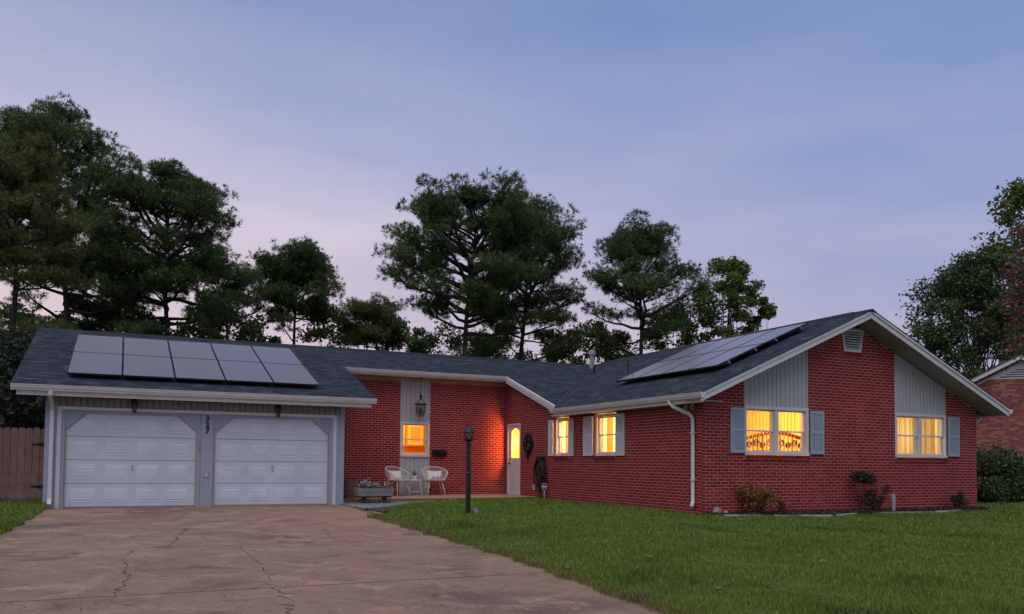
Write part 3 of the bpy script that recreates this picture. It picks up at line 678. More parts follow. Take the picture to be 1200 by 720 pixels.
# gable rakes of the wing
for sgn in (-1, 1):
    xe = XP + sgn * 4.82; f_ = lambda x: ZR - mw * abs(x - XP); m = MB()
    def rb(m, xa, xb, y0, y1, t, b):
        return m.hexa([(xa, y0, f_(xa) - b), (xb, y0, f_(xb) - b), (xb, y1, f_(xb) - b), (xa, y1, f_(xa) - b), (xa, y0, f_(xa) - t), (xb, y0, f_(xb) - t), (xb, y1, f_(xb) - t), (xa, y1, f_(xa) - t)])
    rb(m, XP, xe, 13.49, 13.52, .015, .185); r_ = m.build('rake_board', 'white_paint', house)
    m = MB(); rb(m, XP, xe + sgn * .0, 13.465, 13.489, .010, .065); m.build('rake_trim', 'white_paint', r_)
    m = MB(); rb(m, XP, XP + sgn * 4.78, 13.521, Yf + .05, .165, .18); m.build('soffit', 'soffit_grey', house)
bx('soffit', 'soffit_grey', (fr + .005, 14.05, 2.385), (20.25, 30, 2.40)); bx('fascia', 'gutter_white', (20.24, 13.53, 2.40), (20.27, 31.5, 2.56))
gutter((20.27, 13.46, 0), (20.27, 31.5, 0), (1, 0, 0), 2.56, h=.11)

# ---- downspouts
def rect_pipe(pts, wx, wy, m_='gutter_white'):
    m = MB(); vs = []
    for (x, y, z) in pts: vs += [(x - wx, y - wy, z), (x + wx, y - wy, z), (x + wx, y + wy, z), (x - wx, y + wy, z)]
    fs = [(i * 4 + k, i * 4 + (k + 1) % 4, i * 4 + 4 + (k + 1) % 4, i * 4 + 4 + k) for i in range(len(pts) - 1) for k in range(4)] + [(3, 2, 1, 0), tuple(len(vs) - 4 + k for k in range(4))]
    m.add(vs, fs); return m.build('downspout', m_, house)
ds = rect_pipe([(-1.385, 20.15, 2.54), (-1.385, 20.16, 2.44), (-1.37, 20.50, 2.22), (-1.37, 20.575, 2.14), (-1.37, 20.585, .22), (-1.37, 20.55, .14), (-1.37, 20.50, .10)], .04, .038)
ds = MB(); ds.tube([(10.66, 14.62, 2.46), (10.66, 14.60, 2.40), (10.70, 14.55, 2.33), (10.99, 14.36, 2.17), (11.045, 14.32, 2.09), (11.05, 14.31, 2.0), (11.05, 14.31, .34), (11.03, 14.29, .27), (10.95, 14.23, .20)], .043, 10)
ds.build('downspout', 'gutter_white', house, smooth=True)
for z in (1.75, .75): m = MB(); m.box((10.995, 14.245, z), (11.096, 14.375, z + .02)); m.build('pipe_strap', 'gutter_white', house)
ds = MB(); ds.tube([(20.33, 14.3, 2.45), (20.30, 14.3, 2.34), (19.93, 14.3, 2.16), (19.88, 14.3, 2.05), (19.88, 14.3, .2)], .04, 8); ds.build('downspout', 'gutter_white', house, smooth=True)

# ---- front door in the side wall
m = MB(); fbox(m, fr_side, DR[0], DR[0] + .05, DR[2], DR[3], -.12, .015); fbox(m, fr_side, DR[1] - .05, DR[1], DR[2], DR[3], -.12, .015); fbox(m, fr_side, DR[0] + .05, DR[1] - .05, DR[3] - .05, DR[3], -.12, .013); fbox(m, fr_side, DR[0] + .05, DR[1] - .05, DR[2], DR[2] + .04, -.12, .03)
door = m.build('front_door', 'white_paint', house)
d0, d1 = DR[0] + .05, DR[1] - .05; ga, gb = d0 + .13, d1 - .17; gz0, gz1 = 1.24, 2.16
m = MB()       # leaf with an arched glazed opening
fbox(m, fr_side, d0, ga, DR[2] + .04, DR[3] - .05, -.075, -.035); fbox(m, fr_side, gb, d1, DR[2] + .04, DR[3] - .05, -.075, -.035)
fbox(m, fr_side, ga, gb, DR[2] + .04, gz0, -.075, -.036)
arc = [(ga + (gb - ga) * i / 10, gz1 - .10 + .10 * math.sin(math.pi * i / 10)) for i in range(11)]
for i in range(10):
    (a, za), (b, zb) = arc[i], arc[i + 1]
    m.hexa([fr_side(a, za, -.036), fr_side(b, zb, -.036), fr_side(b, zb, -.075), fr_side(a, za, -.075), fr_side(a, DR[3] - .05, -.036), fr_side(b, DR[3] - .05, -.036), fr_side(b, DR[3] - .05, -.075), fr_side(a, DR[3] - .05, -.075)])
m.build('leaf', 'white_paint', door)
m = MB(); m.add([fr_side(ga, gz0, -.055), fr_side(gb, gz0, -.055)] + [fr_side(a, z, -.055) for a, z in reversed(arc)], [tuple(range(13))]); m.build('pane', 'window_glass', door)
for uu in (ga + (gb - ga) * .33, ga + (gb - ga) * .67):
    m = MB(); fbox(m, fr_side, uu - .006, uu + .006, gz0, gz1 - .01, -.06, -.05); m.build('glazing_bar', 'aluminium', door)
for p0, p1 in ((.26, 1.10),):
    for (a, b) in ((ga - .02, (ga + gb) / 2 - .03), ((ga + gb) / 2 + .03, gb + .02)):
        m = MB(); fbox(m, fr_side, a, b, p0, p1, -.037, -.028); m.build('panel', 'white_paint', door)
for z, r_ in ((1.06, .03), (1.20, .022)):
    m = MB(); m.tube([fr_side(d1 - .07, z, -.036), fr_side(d1 - .07, z, .0), fr_side(d1 - .07, z, .03)], [r_ * .8, r_ * .6, r_], 10); m.build('handle', 'black_metal', door)

# ------------------------------------------------------------------ lit rooms behind the windows
def room(x0, x1, y0, y1, z0, z1, openside, m_, lamp, power, col=(1, .72, .36)):
    m = MB()
    P = {'x0': [(x0, y0, z0), (x0, y1, z0), (x0, y1, z1), (x0, y0, z1)], 'x1': [(x1, y0, z0), (x1, y1, z0), (x1, y1, z1), (x1, y0, z1)],
         'y0': [(x0, y0, z0), (x1, y0, z0), (x1, y0, z1), (x0, y0, z1)], 'y1': [(x0, y1, z0), (x1, y1, z0), (x1, y1, z1), (x0, y1, z1)],
         'z0': [(x0, y0, z0), (x1, y0, z0), (x1, y1, z0), (x0, y1, z0)], 'z1': [(x0, y0, z1), (x1, y0, z1), (x1, y1, z1), (x0, y1, z1)]}
    for k_, q in P.items():
        if k_ != openside: m.quad(*q)
    o = m.build('room_lining', m_, house)
    l = bpy.data.lights.new('ceiling_lamp', 'POINT'); l.energy = power; l.color = col; l.shadow_soft_size = .16
    lo = bpy.data.objects.new('ceiling_lamp', l); COL.objects.link(lo); lo.location = lamp
    return o
room(11.95, 15.0, Yf + .20, Yf + 3.2, .3, 2.45, 'y0', 'interior_wall', (13.3, Yf + 1.5, 2.25), 135, (1, .76, .31))
room(16.6, 18.9, Yf + .20, Yf + 2.4, .3, 2.45, 'y0', 'interior_cream', (17.85, Yf + 1.1, 1.9), 34, (1, .80, .42))
room(Xs + .28, Xs + 2.2, 17.2, 18.8, .3, 2.45, 'x0', 'interior_cream', (Xs + 1.0, 17.9, 1.9), 85, (1, .80, .44))
room(Xs + .28, Xs + 2.2, 19.5, 20.9, .3, 2.45, 'x0', 'interior_cream', (Xs + 1.0, 20.1, 1.9), 100, (1, .82, .50))
room(PW[0] - .9, PW[1] + 1.6, Yp + .20, Yp + 3.0, .3, 2.5, 'y0', 'interior_orange', (8.6, Yp + 1.4, 2.35), 66, (1, .74, .27))
room(Xs + .14, Xs + 2.4, 22.2, 23.94, .1, 2.42, 'x0', 'interior_wall', (Xs + .24, 22.66, 1.74), 330, (1, .36, .07))

def slats(name, label, group, u0, u1, z0, z1, d, n, ang, m_, wdt, fr_):
    t = thing(name, label, 'blind', fr_((u0 + u1) / 2, z0, d), group)
    m = MB(); fbox(m, fr_, u0, u1, z1, z1 + .04, d - .02, d + .02); m.build('head_rail', 'white_paint', t)
    for i in range(n):
        u = u0 + (i + .5) * (u1 - u0) / n; a = ang + random.uniform(-.12, .12); c, s = math.cos(a) * wdt / 2, math.sin(a) * wdt / 2
        m = MB(); m.quad(fr_(u - c, z0, d - s), fr_(u + c, z0, d + s), fr_(u + c, z1, d + s), fr_(u - c, z1, d - s)); m.build('slat', m_, t)
slats('vertical_blind', 'half-open golden vertical blind inside the gable window nearest the downspout corner', None, 12.28, 14.04, 1.33, 2.33, -.32, 17, R(-30), 'blind_gold', .07, fr_face)
slats('vertical_blind', 'closed cream vertical blind inside the gable window at the far right', None, 16.9, 18.64, 1.33, 2.33, -.30, 22, R(38), 'blind', .085, fr_face)
def curtain(label, u0, u1, z0, z1, d, m_):
    m = MB(); n = 40; vs = []
    for i in range(n + 1):
        u = u0 + (u1 - u0) * i / n; dd = d + .012 * math.sin(i * 1.35) + .006 * math.sin(i * .5)
        vs += [fr_side(u, z0, dd), fr_side(u, z1, dd)]
    m.add(vs, [(2 * i, 2 * i + 2, 2 * i + 3, 2 * i + 1) for i in range(n)])
    m.build('curtain', m_, None, label=label, category='curtain')
curtain('sheer pale curtain glowing inside the side window nearest the downspout', 17.3, 18.05, .9, 2.40, -.36, 'curtain')
curtain('golden brown curtain drawn to the left inside the side window nearest the downspout', 18.12, 18.44, .9, 2.40, -.36, 'curtain_gold')
curtain('sheer pale curtain glowing inside the side window nearest the front door', 19.6, 20.34, .9, 2.40, -.36, 'curtain')
curtain('tan curtain at the edge of the side window nearest the front door', 20.40, 20.66, .9, 2.40, -.36, 'curtain_gold')
# headboard with iron scrolls seen through the gable window
hbx = .42; HB = Yf + .45
hb = thing('bed_headboard', 'dark red spindle headboard with iron scrollwork behind the lit gable window', 'headboard', (13.1, Yf + .75, .3))
m = MB(); m.tube([(12.15 + hbx + 1.95 * i / 16, HB, 1.66 + .17 * math.sin(math.pi * i / 16)) for i in range(17)], .04, 8); m.build('top_rail', 'headboard_wood', hb)
m = MB(); m.tube([(12.15 + hbx, HB, 1.40), (14.1 + hbx, HB, 1.40)], .025, 8); m.build('lower_rail', 'headboard_wood', hb)
for i in range(15):
    x = 12.2 + hbx + i * .13; m = MB(); m.tube([(x, HB, .3), (x, HB, 1.66 + .17 * math.sin(math.pi * (x - hbx - 12.15) / 1.95))], .014, 6); m.build('spindle', 'headboard_wood', hb)
for i in range(10):
    cx, cz = 12.3 + hbx + i * .19, 1.54 + .05 * (i % 2); m = MB(); m.tube([(cx + .085 * (1 - .04 * t) * math.cos(t * .6), HB - .05, cz + .085 * (1 - .04 * t) * math.sin(t * .6)) for t in range(18)], .014, 6); m.build('scroll', 'wrought_iron', hb)
# kitchen
kc = thing('kitchen_cabinet', 'golden wall cabinets with framed doors seen through the porch window', 'cabinet', (8.6, Yp + 2.8, .3))
for i, x in enumerate((7.35, 8.0, 8.65, 9.3)):
    m = MB(); m.box((x, Yp + 2.62, 1.62), (x + .62, Yp + 2.95, 2.42)); c = m.build('carcass', 'cabinet_wood', kc)
    m = MB(); m.box((x + .05, Yp + 2.595, 1.67), (x + .57, Yp + 2.618, 2.37)); m.build('cabinet_door', 'interior_orange', kc)
    m = MB(); m.box((x + .14, Yp + 2.58, 1.76), (x + .48, Yp + 2.594, 2.28)); m.build('cabinet_panel', 'cabinet_wood', kc)
st = thing('microwave_oven', 'small dark microwave oven under the cabinets in the kitchen window', 'oven', (7.6, Yp + 2.7, 1.42))
m = MB(); m.box((7.5, Yp + 2.45, 1.40), (8.02, Yp + 2.60, 1.60)); m.build('case', 'headboard_wood', st)
m = MB(); m.box((7.54, Yp + 2.44, 1.43), (7.88, Yp + 2.449, 1.57)); m.build('oven_window', 'cabinet_wood', st)
m = MB(); m.box((7.1, Yp + 2.3, .3), (10.0, Yp + 2.95, 1.22)); m.build('kitchen_counter', 'cabinet_wood', None, label='wood fronted base counter seen low through the porch window', category='counter')

# ------------------------------------------------------------------ solar arrays
def solar(name, label, corner, ux, uy, nrm, cols, rows_, cw, rh, lift):
    t = thing(name, label, 'solar panels', corner, 'rooftop solar arrays')
    ux, uy, nrm = Vector(ux).normalized(), Vector(uy).normalized(), Vector(nrm).normalized(); c0 = Vector(corner)
    def p(a, b, h): return c0 + ux * a + uy * b + nrm * h
    def bxl(m, a0, a1, b0, b1, h0, h1): return m.hexa([p(a0, b0, h0), p(a1, b0, h0), p(a1, b1, h0), p(a0, b1, h0), p(a0, b0, h1), p(a1, b0, h1), p(a1, b1, h1), p(a0, b1, h1)])
    for i in range(cols):
        for j in range(rows_):
            a, b = i * cw + .012, j * rh + .010; A, B = (i + 1) * cw - .012, (j + 1) * rh - .010
            m = MB(); f = .012
            bxl(m, a, a + f, b, B, lift - .04, lift); bxl(m, A - f, A, b, B, lift - .04, lift); bxl(m, a + f, A - f, b, b + f, lift - .04, lift); bxl(m, a + f, A - f, B - f, B, lift - .04, lift)
            bxl(m, a + f, A - f, b + f, B - f, lift - .035, lift - .006)
            q = m.build('panel', 'panel_frame', t)
            m = MB(); m.quad(p(a + f, b + f, lift - .003), p(A - f, b + f, lift - .003), p(A - f, B - f, lift - .003), p(a + f, B - f, lift - .003)); m.build('glass', 'glass_cell', q)
    for k_ in range(rows_ * 2):
        b = (k_ // 2) * rh + rh * (.22 if k_ % 2 == 0 else .78)
        m = MB(); bxl(m, -.06, cols * cw + .06, b - .02, b + .02, lift - .085, lift - .042); r_ = m.build('rail', 'aluminium', t)
        n = int(cols * cw / 1.2) + 1
        for q in range(n):
            a = .15 + q * (cols * cw - .3) / max(1, n - 1); m = MB(); bxl(m, a - .025, a + .025, b - .02, b + .02, -.005, lift - .086); m.build('foot', 'black_metal', t)
        for e in (-.03, cols * cw + .01):
            m = MB(); bxl(m, e, e + .03, b - .018, b + .018, lift - .04, lift + .006); m.build('end_clamp', 'aluminium', t)
cm = math.cos(math.atan(mm_)); cw_ = math.cos(math.atan(mw))
solar('solar_array', 'ten grey solar panels in two rows on the garage roof', (-1.12, 20.68 + .04, zm(20.72)), (1, 0, 0), (0, 1, mm_), (0, -mm_, 1), 5, 2, 1.116, 2.105 / cm, .14)
solar('solar_array', 'eight solar panels reflecting trees on the roof slope above the side wall', (12.0, 14.62, zw(12.0)), (0, 1, 0), (1, 0, mw), (-mw, 0, 1), 4, 2, 1.05, 1.37 / cw_, .16)

# ------------------------------------------------------------------ porch slab, gravel, beds
bx('porch', 'porch_concrete', (gr + .01, 21.45, -.2), (Xs - .011, Yp - .011, .10), None)['kind'] = 'structure'
porch = bpy.data.objects['porch']
x = gr + .02
meb = None
while x < Xs - .12:
    m = MB(); m.box((x, 21.34, -.1), (x + .092, 21.448, .098 + random.uniform(-.003, .003))); m.build('brick', 'porch_brick', porch); x += .104
# gravel strip by the garage corner
gb_ = MB(); gb_.prism([(5.10, 17.2, -.03), (6.9, 20.3, -.03), (8.0, 21.33, -.03), (5.10, 21.33, -.03)], (0, 0, .045)); gbed = gb_.build('gravel_bed', 'soil', None, kind='structure')
pts = []
while len(pts) < 3800:
    x, y = random.uniform(5.0, 7.9), random.uniform(17.2, 21.3)
    if y > 17.2 + (x - 5.1) * 1.62 and (x - 6.9) * .94 < (y - 20.3) + .2: pts.append((x, y))
P_ = np.array(pts); n = len(P_); s = rng.uniform(.012, .03, n)
base = np.array([[1, 0, 0], [-1, 0, 0], [0, 1, 0], [0, -1, 0], [0, 0, 1], [0, 0, -1]], float); ft = np.array([[0, 2, 4], [2, 1, 4], [1, 3, 4], [3, 0, 4], [2, 0, 5], [1, 2, 5], [3, 1, 5], [0, 3, 5]])
VV = base[None] * s[:, None, None] * rng.uniform(.6, 1.3, (n, 6, 1)) + np.c_[P_, np.full(n, .02)][:, None, :]
npmesh('gravel', VV.reshape(-1, 3), (ft[None] + 6 * np.arange(n)[:, None, None]).reshape(-1, 3), 'gravel', None, kind='stuff', label='loose grey gravel strip between the garage corner and the lawn', category='gravel')
walk.build('walkway', 'concrete', None, kind='structure')
# mulch bed along the gable wall
mb = MB(); outl = [(11.0, 13.98), (11.3, 13.72), (12.4, 13.45), (13.6, 13.12), (14.6, 13.28), (15.6, 13.40), (17, 13.36), (18.4, 13.40), (19.6, 13.62), (19.9, 14.0), (19.8, 14.05), (11.15, 14.05)]
mb.prism([(x, y, -.1) for x, y in outl], (0, 0, .16)); mb.build('mulch_bed', 'soil', None, kind='structure')
n = 5200; px = rng.uniform(11.2, 19.7, n); pf = np.interp(px, [p[0] for p in outl[:9]], [p[1] for p in outl[:9]]); py = rng.uniform(0, 1, n) * (14.04 - pf) + pf
c = np.c_[px, py, rng.uniform(.062, .085, n)]; a = rng.uniform(0, 6.28, n); l = rng.uniform(.02, .05, n); w = rng.uniform(.005, .012, n)
u = np.c_[np.cos(a), np.sin(a), rng.uniform(-.4, .4, n)] * l[:, None]; q = np.c_[-np.sin(a), np.cos(a), rng.uniform(-.6, .6, n)] * w[:, None]
VV = np.stack([c - u - q, c + u - q, c + u + q, c - u + q], 1).reshape(-1, 3)
npmesh('mulch', VV, np.arange(4 * n).reshape(-1, 4), 'mulch', None, kind='stuff', label='dark bark mulch along the foot of the gable wall', category='mulch')
def rocky(m, c, sx, sy, sz, seed):
    r = random.Random(seed); vs = []; n = 9
    for k_, (zz, rr) in enumerate(((0, .9), (.4, 1.0), (.8, .75), (1, .3))):
        for i in range(n):
            t = 2 * math.pi * i / n; q = rr * r.uniform(.82, 1.1); vs.append((c[0] + sx * q * math.cos(t), c[1] + sy * q * math.sin(t), c[2] + sz * (zz + r.uniform(-.06, .06))))
    fs = [(k_ * n + i, k_ * n + (i + 1) % n, (k_ + 1) * n + (i + 1) % n, (k_ + 1) * n + i) for k_ in range(3) for i in range(n)] + [tuple(range(3 * n, 4 * n))]
    return m.add(vs, fs)
EDG = [((11.35, 13.72), (12.15, 13.50)), ((12.45, 13.42), (12.98, 13.30)), ((13.0, 13.30), (13.75, 13.06)), ((13.95, 13.12), (14.65, 13.26)), ((15.5, 13.38), (16.3, 13.36)), ((16.36, 13.35), (17.3, 13.36)), ((17.34, 13.36), (18.3, 13.42))]
lab = ['flat pale edging strip nearest the downspout corner', 'short white edging stone below the orange shrub', 'white edging stone just right of the orange shrub', 'pale edging stone in the gap before the lollipop shrub',
       'pale edging stone in front of the dark spindly shrub', 'pale edging stone just right of the white stake', 'pale edging stone farthest right, before the smallest shrub']
for i, ((xa, ya), (xb, yb)) in enumerate(EDG):
    d = Vector((xb - xa, yb - ya, 0)); nrm = Vector((-d.y, d.x, 0)).normalized() * .045; h = .035 + .015 * random.random(); m = MB(); A, B = Vector((xa, ya, -.02)), Vector((xb, yb, -.02))
    tl = random.uniform(-.012, .012)
    m.hexa([A - nrm, B - nrm, B + nrm, A + nrm, A - nrm * .8 + Vector((.01, 0, h + .03)), B - nrm * .8 + Vector((-.01, 0, h + .03 + tl)), B + nrm * .8 + Vector((-.01, 0, h + .03 + tl)), A + nrm * .8 + Vector((.01, 0, h + .03))])
    m.build('edging_stone', 'edging_stone', None, label=lab[i], category='edging', group='edging stones along the mulch bed')
m = MB(); rocky(m, (11.33, 13.86, .03), .10, .08, .17, 3); m.build('rock', 'stone', None, label='grey rock at the foot of the brick corner by the downspout', category='rock', group='rocks by the downspout')
m = MB(); rocky(m, (11.50, 13.80, .03), .07, .06, .10, 5); m.build('rock', 'stone', None, label='smaller grey rock just right of the corner rock', category='rock', group='rocks by the downspout')
m = MB(); m.prism([(16.02, 13.42, 0), (16.09, 13.42, 0), (16.09, 13.42, .24), (16.11, 13.42, .34), (16.10, 13.42, .43), (16.055, 13.42, .46), (16.01, 13.42, .43), (16.0, 13.42, .34), (16.02, 13.42, .24)], (0, .03, 0)); m.build('garden_stake', 'edging_stone', None, label='white paddle shaped stake standing in the mulch bed', category='stake')

# ------------------------------------------------------------------ plants
def leaf_quads(C, size, spread_up=.5, aspect=.55):
    n = len(C); a = unit(rng.normal(size=(n, 3)) * [1, 1, .7]); b = unit(np.cross(a, rng.normal(size=(n, 3)))); s = size * rng.uniform(.6, 1.3, (n, 1))
    return np.stack([C - a * s * .5, C + b * s * aspect * .5, C + a * s * .5, C - b * s * aspect * .5], 1).reshape(-1, 3), np.arange(4 * n).reshape(-1, 4)
def needles(C, D, rad, M, wid, cone=.9):
    n = len(C); d = unit(D[:, None, :] + cone * rng.normal(size=(n, M, 3))); r = rad * rng.uniform(.65, 1.15, (n, M, 1)) * rng.uniform(.8, 1.2, (n, 1, 1))
    b = unit(np.cross(d, rng.normal(size=(n, M, 3)))) * wid; c = C[:, None, :]
    # every tuft is one island: needles share the tuft's root vertex
    root = C + 0; tipa = c + d * r * .55 + b; tipb = c + d * r * .55 - b; tip = c + d * r
    Vx = np.concatenate([root[:, None, :], np.stack([tipa, tip, tipb], 2).reshape(n, M * 3, 3)], 1)
    st = (1 + 3 * M) * np.arange(n)[:, None]; k_ = 1 + 3 * np.arange(M)[None, :]
    q = np.stack([st + 0 * k_, st + k_, st + k_ + 1, st + k_ + 2], -1).reshape(-1, 4)
    return Vx.reshape(-1, 3), q
def limb(p0, dirv, length, up, n=6, jit=.08):
    pts = [np.array(p0, float)]; d = unit(np.array(dirv, float))
    for i in range(n): d = unit(d + np.array([0, 0, up / n]) + rng.normal(size=3) * jit); pts.append(pts[-1] + d * length / n)
    return pts
def pine(name, label, base, top, crown0, width, seed, mleaf='pine_needle', nl=30, shape='dome', group='tall pines behind the house', lean=0, pads=5, k=1.6, low=4):
    """tapered trunk, curved limbs, and flat-bottomed pads of needle tufts with gaps between them"""
    global rng; rng = np.random.default_rng(seed); random.seed(seed)
    x, y = base; t = thing(name, label, 'tree', (x, y, 0), group); H = top; tr = []
    for i in range(12):
        f = i / 11; tr.append((x + lean * f * f + .3 * math.sin(f * 5 + seed), y + .3 * math.sin(f * 4 + seed * 2), -.2 + f * H * .96))
    rb_ = .013 * H + .05; m = MB(); m.tube(tr, [rb_ * (1 - .85 * i / 11) for i in range(12)], 9)
    tr = np.array(tr); TC = []; TD = []
    def at(z): return np.array([np.interp(z, tr[:, 2], tr[:, 0]), np.interp(z, tr[:, 2], tr[:, 1]), z])
    def pad(c, s):
        n = int(rng.integers(22, 34)); o = unit(rng.normal(size=(n, 3))) * rng.uniform(.25, 1, (n, 1)) ** .5 * [1, 1, .55] * s
        o[:, 2] = np.maximum(o[:, 2], -.22 * s); TC.append(c + o + [0, 0, .2 * s]); TD.append(unit(o * [1, 1, .9] / s + [0, 0, .42]))
    for i in range(nl + low):
        if i < nl:
            f = (i + rng.uniform(0, .8)) / nl; z = crown0 + (H - crown0) * f ** .9 * .96
            if shape == 'dome': w = width * math.sqrt(max(.03, 1 - max(0, (f - .3) / .78) ** 2)) * (.72 + .28 * min(1, f / .3))
            else: w = width * (1.05 - f * .70)
            w *= rng.uniform(.55, 1.1); el = .05 + .75 * f
        else:
            f = 0; z = crown0 * rng.uniform(.62, 1.0); w = width * rng.uniform(.35, .85); el = rng.uniform(-.15, .25)
        az = i * 2.4 + rng.uniform(-.5, .5)
        pts = limb(at(max(1, z - .16 * w)), (math.cos(az), math.sin(az), el), w * 1.05, .3, 6, .13)
        r0 = max(.03, .03 * w); m.tube(pts, [r0 * (1 - .82 * q / 6) for q in range(7)], 5, caps=False)
        npd = pads if i < nl else 4
        for j in range(npd):
            fr_ = rng.uniform(.45, .95); kk = int(fr_ * 6); p0 = np.array(pts[kk]); side = rng.choice([-1, 1]) * rng.uniform(.5, 1.1)
            sd = np.array([math.cos(az + side), math.sin(az + side), rng.uniform(.1, .5)]); ln = w * rng.uniform(.15, .36)
            sb = limb(p0, sd, ln, .3, 3, .15); m.tube(sb, [r0 * .38, r0 * .3, r0 * .2, r0 * .1], 4, caps=False); pad(sb[-1], rng.uniform(.42, .78) * k * (1 if i < nl else .8))
        pad(np.array(pts[-1]), rng.uniform(.5, .8) * k)
    for j in range(4): pad(at(H * .95) + rng.normal(size=3) * [.6, .6, .3], rng.uniform(.4, .6) * k)
    m.build('trunk', 'bark', t, smooth=True)
    Vx, q = needles(np.concatenate(TC), np.concatenate(TD), .24 * k, 13, .014 * k, .75)
    npmesh('crown', Vx, q, mleaf, t)
    return t
def pix(u, w, v=None):
    d = Fv + Rv * ((u - 600) / FPX)
    if v is not None: d = Fv + Rv * ((u - 600) / FPX) + Uv * ((503.256 - v) / FPX)
    return Vector((0, 0, CAMZ)) + d * w
def P2(u, w): p = pix(u, w, 450); return (p.x, p.y)
def ZT(u, v, w): return pix(u, w, v).z
pine('pine_tree', 'nearest olive green pine at the left edge above the fence', P2(8, 50), ZT(10, 185, 50), ZT(10, 330, 50), 4.6, 11, 'pine_olive', nl=36, k=1.35, low=9)
pine('pine_tree', 'tallest dark pine with the broad dome, second trunk from the left edge', P2(78, 66), ZT(50, 160, 66), ZT(78, 330, 66), 8.0, 12, nl=54, lean=-1.6, pads=7, low=10)
pine('pine_tree', 'dark pine rising above the left solar panels on the garage roof', P2(194, 66), ZT(200, 226, 66), ZT(194, 365, 66), 6.6, 13, nl=46, pads=7, low=9)
pine('pine_tree', 'small round pine above the right solar panels on the garage roof', P2(347, 74), ZT(350, 308, 74), ZT(347, 375, 74), 4.2, 14, nl=30, pads=6)
pine('pine_tree', 'widest pine with bare forked limbs above the middle of the roof', P2(548, 64), ZT(556, 238, 64), ZT(548, 380, 64), 7.4, 15, nl=48, lean=.4, pads=6)
pine('pine_tree', 'dark pine close on the right of the widest pine', P2(612, 70), ZT(606, 262, 70), ZT(612, 395, 70), 5.2, 16, nl=38, pads=6)
pine('pine_tree', 'tiered pine above the metal flue, standing alone', P2(746, 70), ZT(742, 280, 70), ZT(746, 380, 70), 6.4, 17, nl=30, shape='cone')
pine('pine_tree', 'low dark pine filling the gap behind the left end of the garage roof', P2(128, 78), ZT(128, 290, 78), ZT(128, 395, 78), 5.0, 18, nl=26)
pine('pine_tree', 'low pine in the gap left of the widest pine', P2(432, 80), ZT(432, 370, 80), ZT(432, 402, 80), 3.6, 19, 'pine_olive', nl=18)
pine('pine_tree', 'low dark pine between the left solar trees and the small round pine', P2(268, 80), ZT(268, 325, 80), ZT(268, 388, 80), 4.2, 20, nl=20)

def broadleaf(name, label, base, top, crown0, width, seed, mleaf, nleaf=16000, leaf=.22, group='broadleaf trees around the house', category='tree', ncl=70, trunk=True, zbase=0, squash=1.0):
    global rng; rng = np.random.default_rng(seed); random.seed(seed)
    x, y = base; t = thing(name, label, category, (x, y, zbase), group); H = top; m = MB()
    tr = [np.array([x + .15 * math.sin(i), y + .1 * math.cos(i * 1.3), zbase - .2 + (crown0 + (H - crown0) * .75 - zbase) * i / 8]) for i in range(9)]; rb_ = .012 * H + .04
    m.tube(tr, [rb_ * (1 - .8 * i / 8) for i in range(9)], 8); cl = []
    for i in range(ncl):
        f = rng.uniform() ** .9; z = crown0 + (H - crown0) * f; prof = math.sqrt(max(.03, 1 - ((f - .40) / .62) ** 2)); a = rng.uniform(0, 6.283); r = width * prof * rng.uniform(.25, 1.0) ** .6
        c = np.array([x + r * math.cos(a), y + r * math.sin(a) * squash, z]); cl.append((c, rng.uniform(.5, 1.05) * (width / 3) ** .6))
        j = int(np.clip(f * 7 - 1, 1, 7)); p0 = tr[j]; mid = (p0 + c) / 2 + [0, 0, -.12 * r]; m.tube([p0, mid, c], [.02 * width / 3 + .015, .014 * width / 3 + .008, .006], 4, caps=False)
    m.build('trunk', 'bark', t, smooth=True); per = nleaf // ncl; Cs = []
    for c, r in cl: o = np.clip(rng.normal(size=(per, 3)), -1.5, 1.5) * r * [.55, .55, .38]; Cs.append(c + o)
    Vx, q = leaf_quads(np.concatenate(Cs), leaf); npmesh('crown', Vx, q, mleaf, t); return t
broadleaf('broadleaf_tree', 'light green broadleaf tree standing right of the tiered pine', P2(853, 74), ZT(850, 308, 74), ZT(852, 400, 74), 2.9, 31, 'leaf_green', 9000, .34, ncl=46)
broadleaf('broadleaf_tree', 'low green side crown leaning right beside the wing solar panels', P2(887, 74), ZT(887, 345, 74), ZT(893, 395, 74), 1.5, 32, 'leaf_green', 2600, .32, ncl=14)
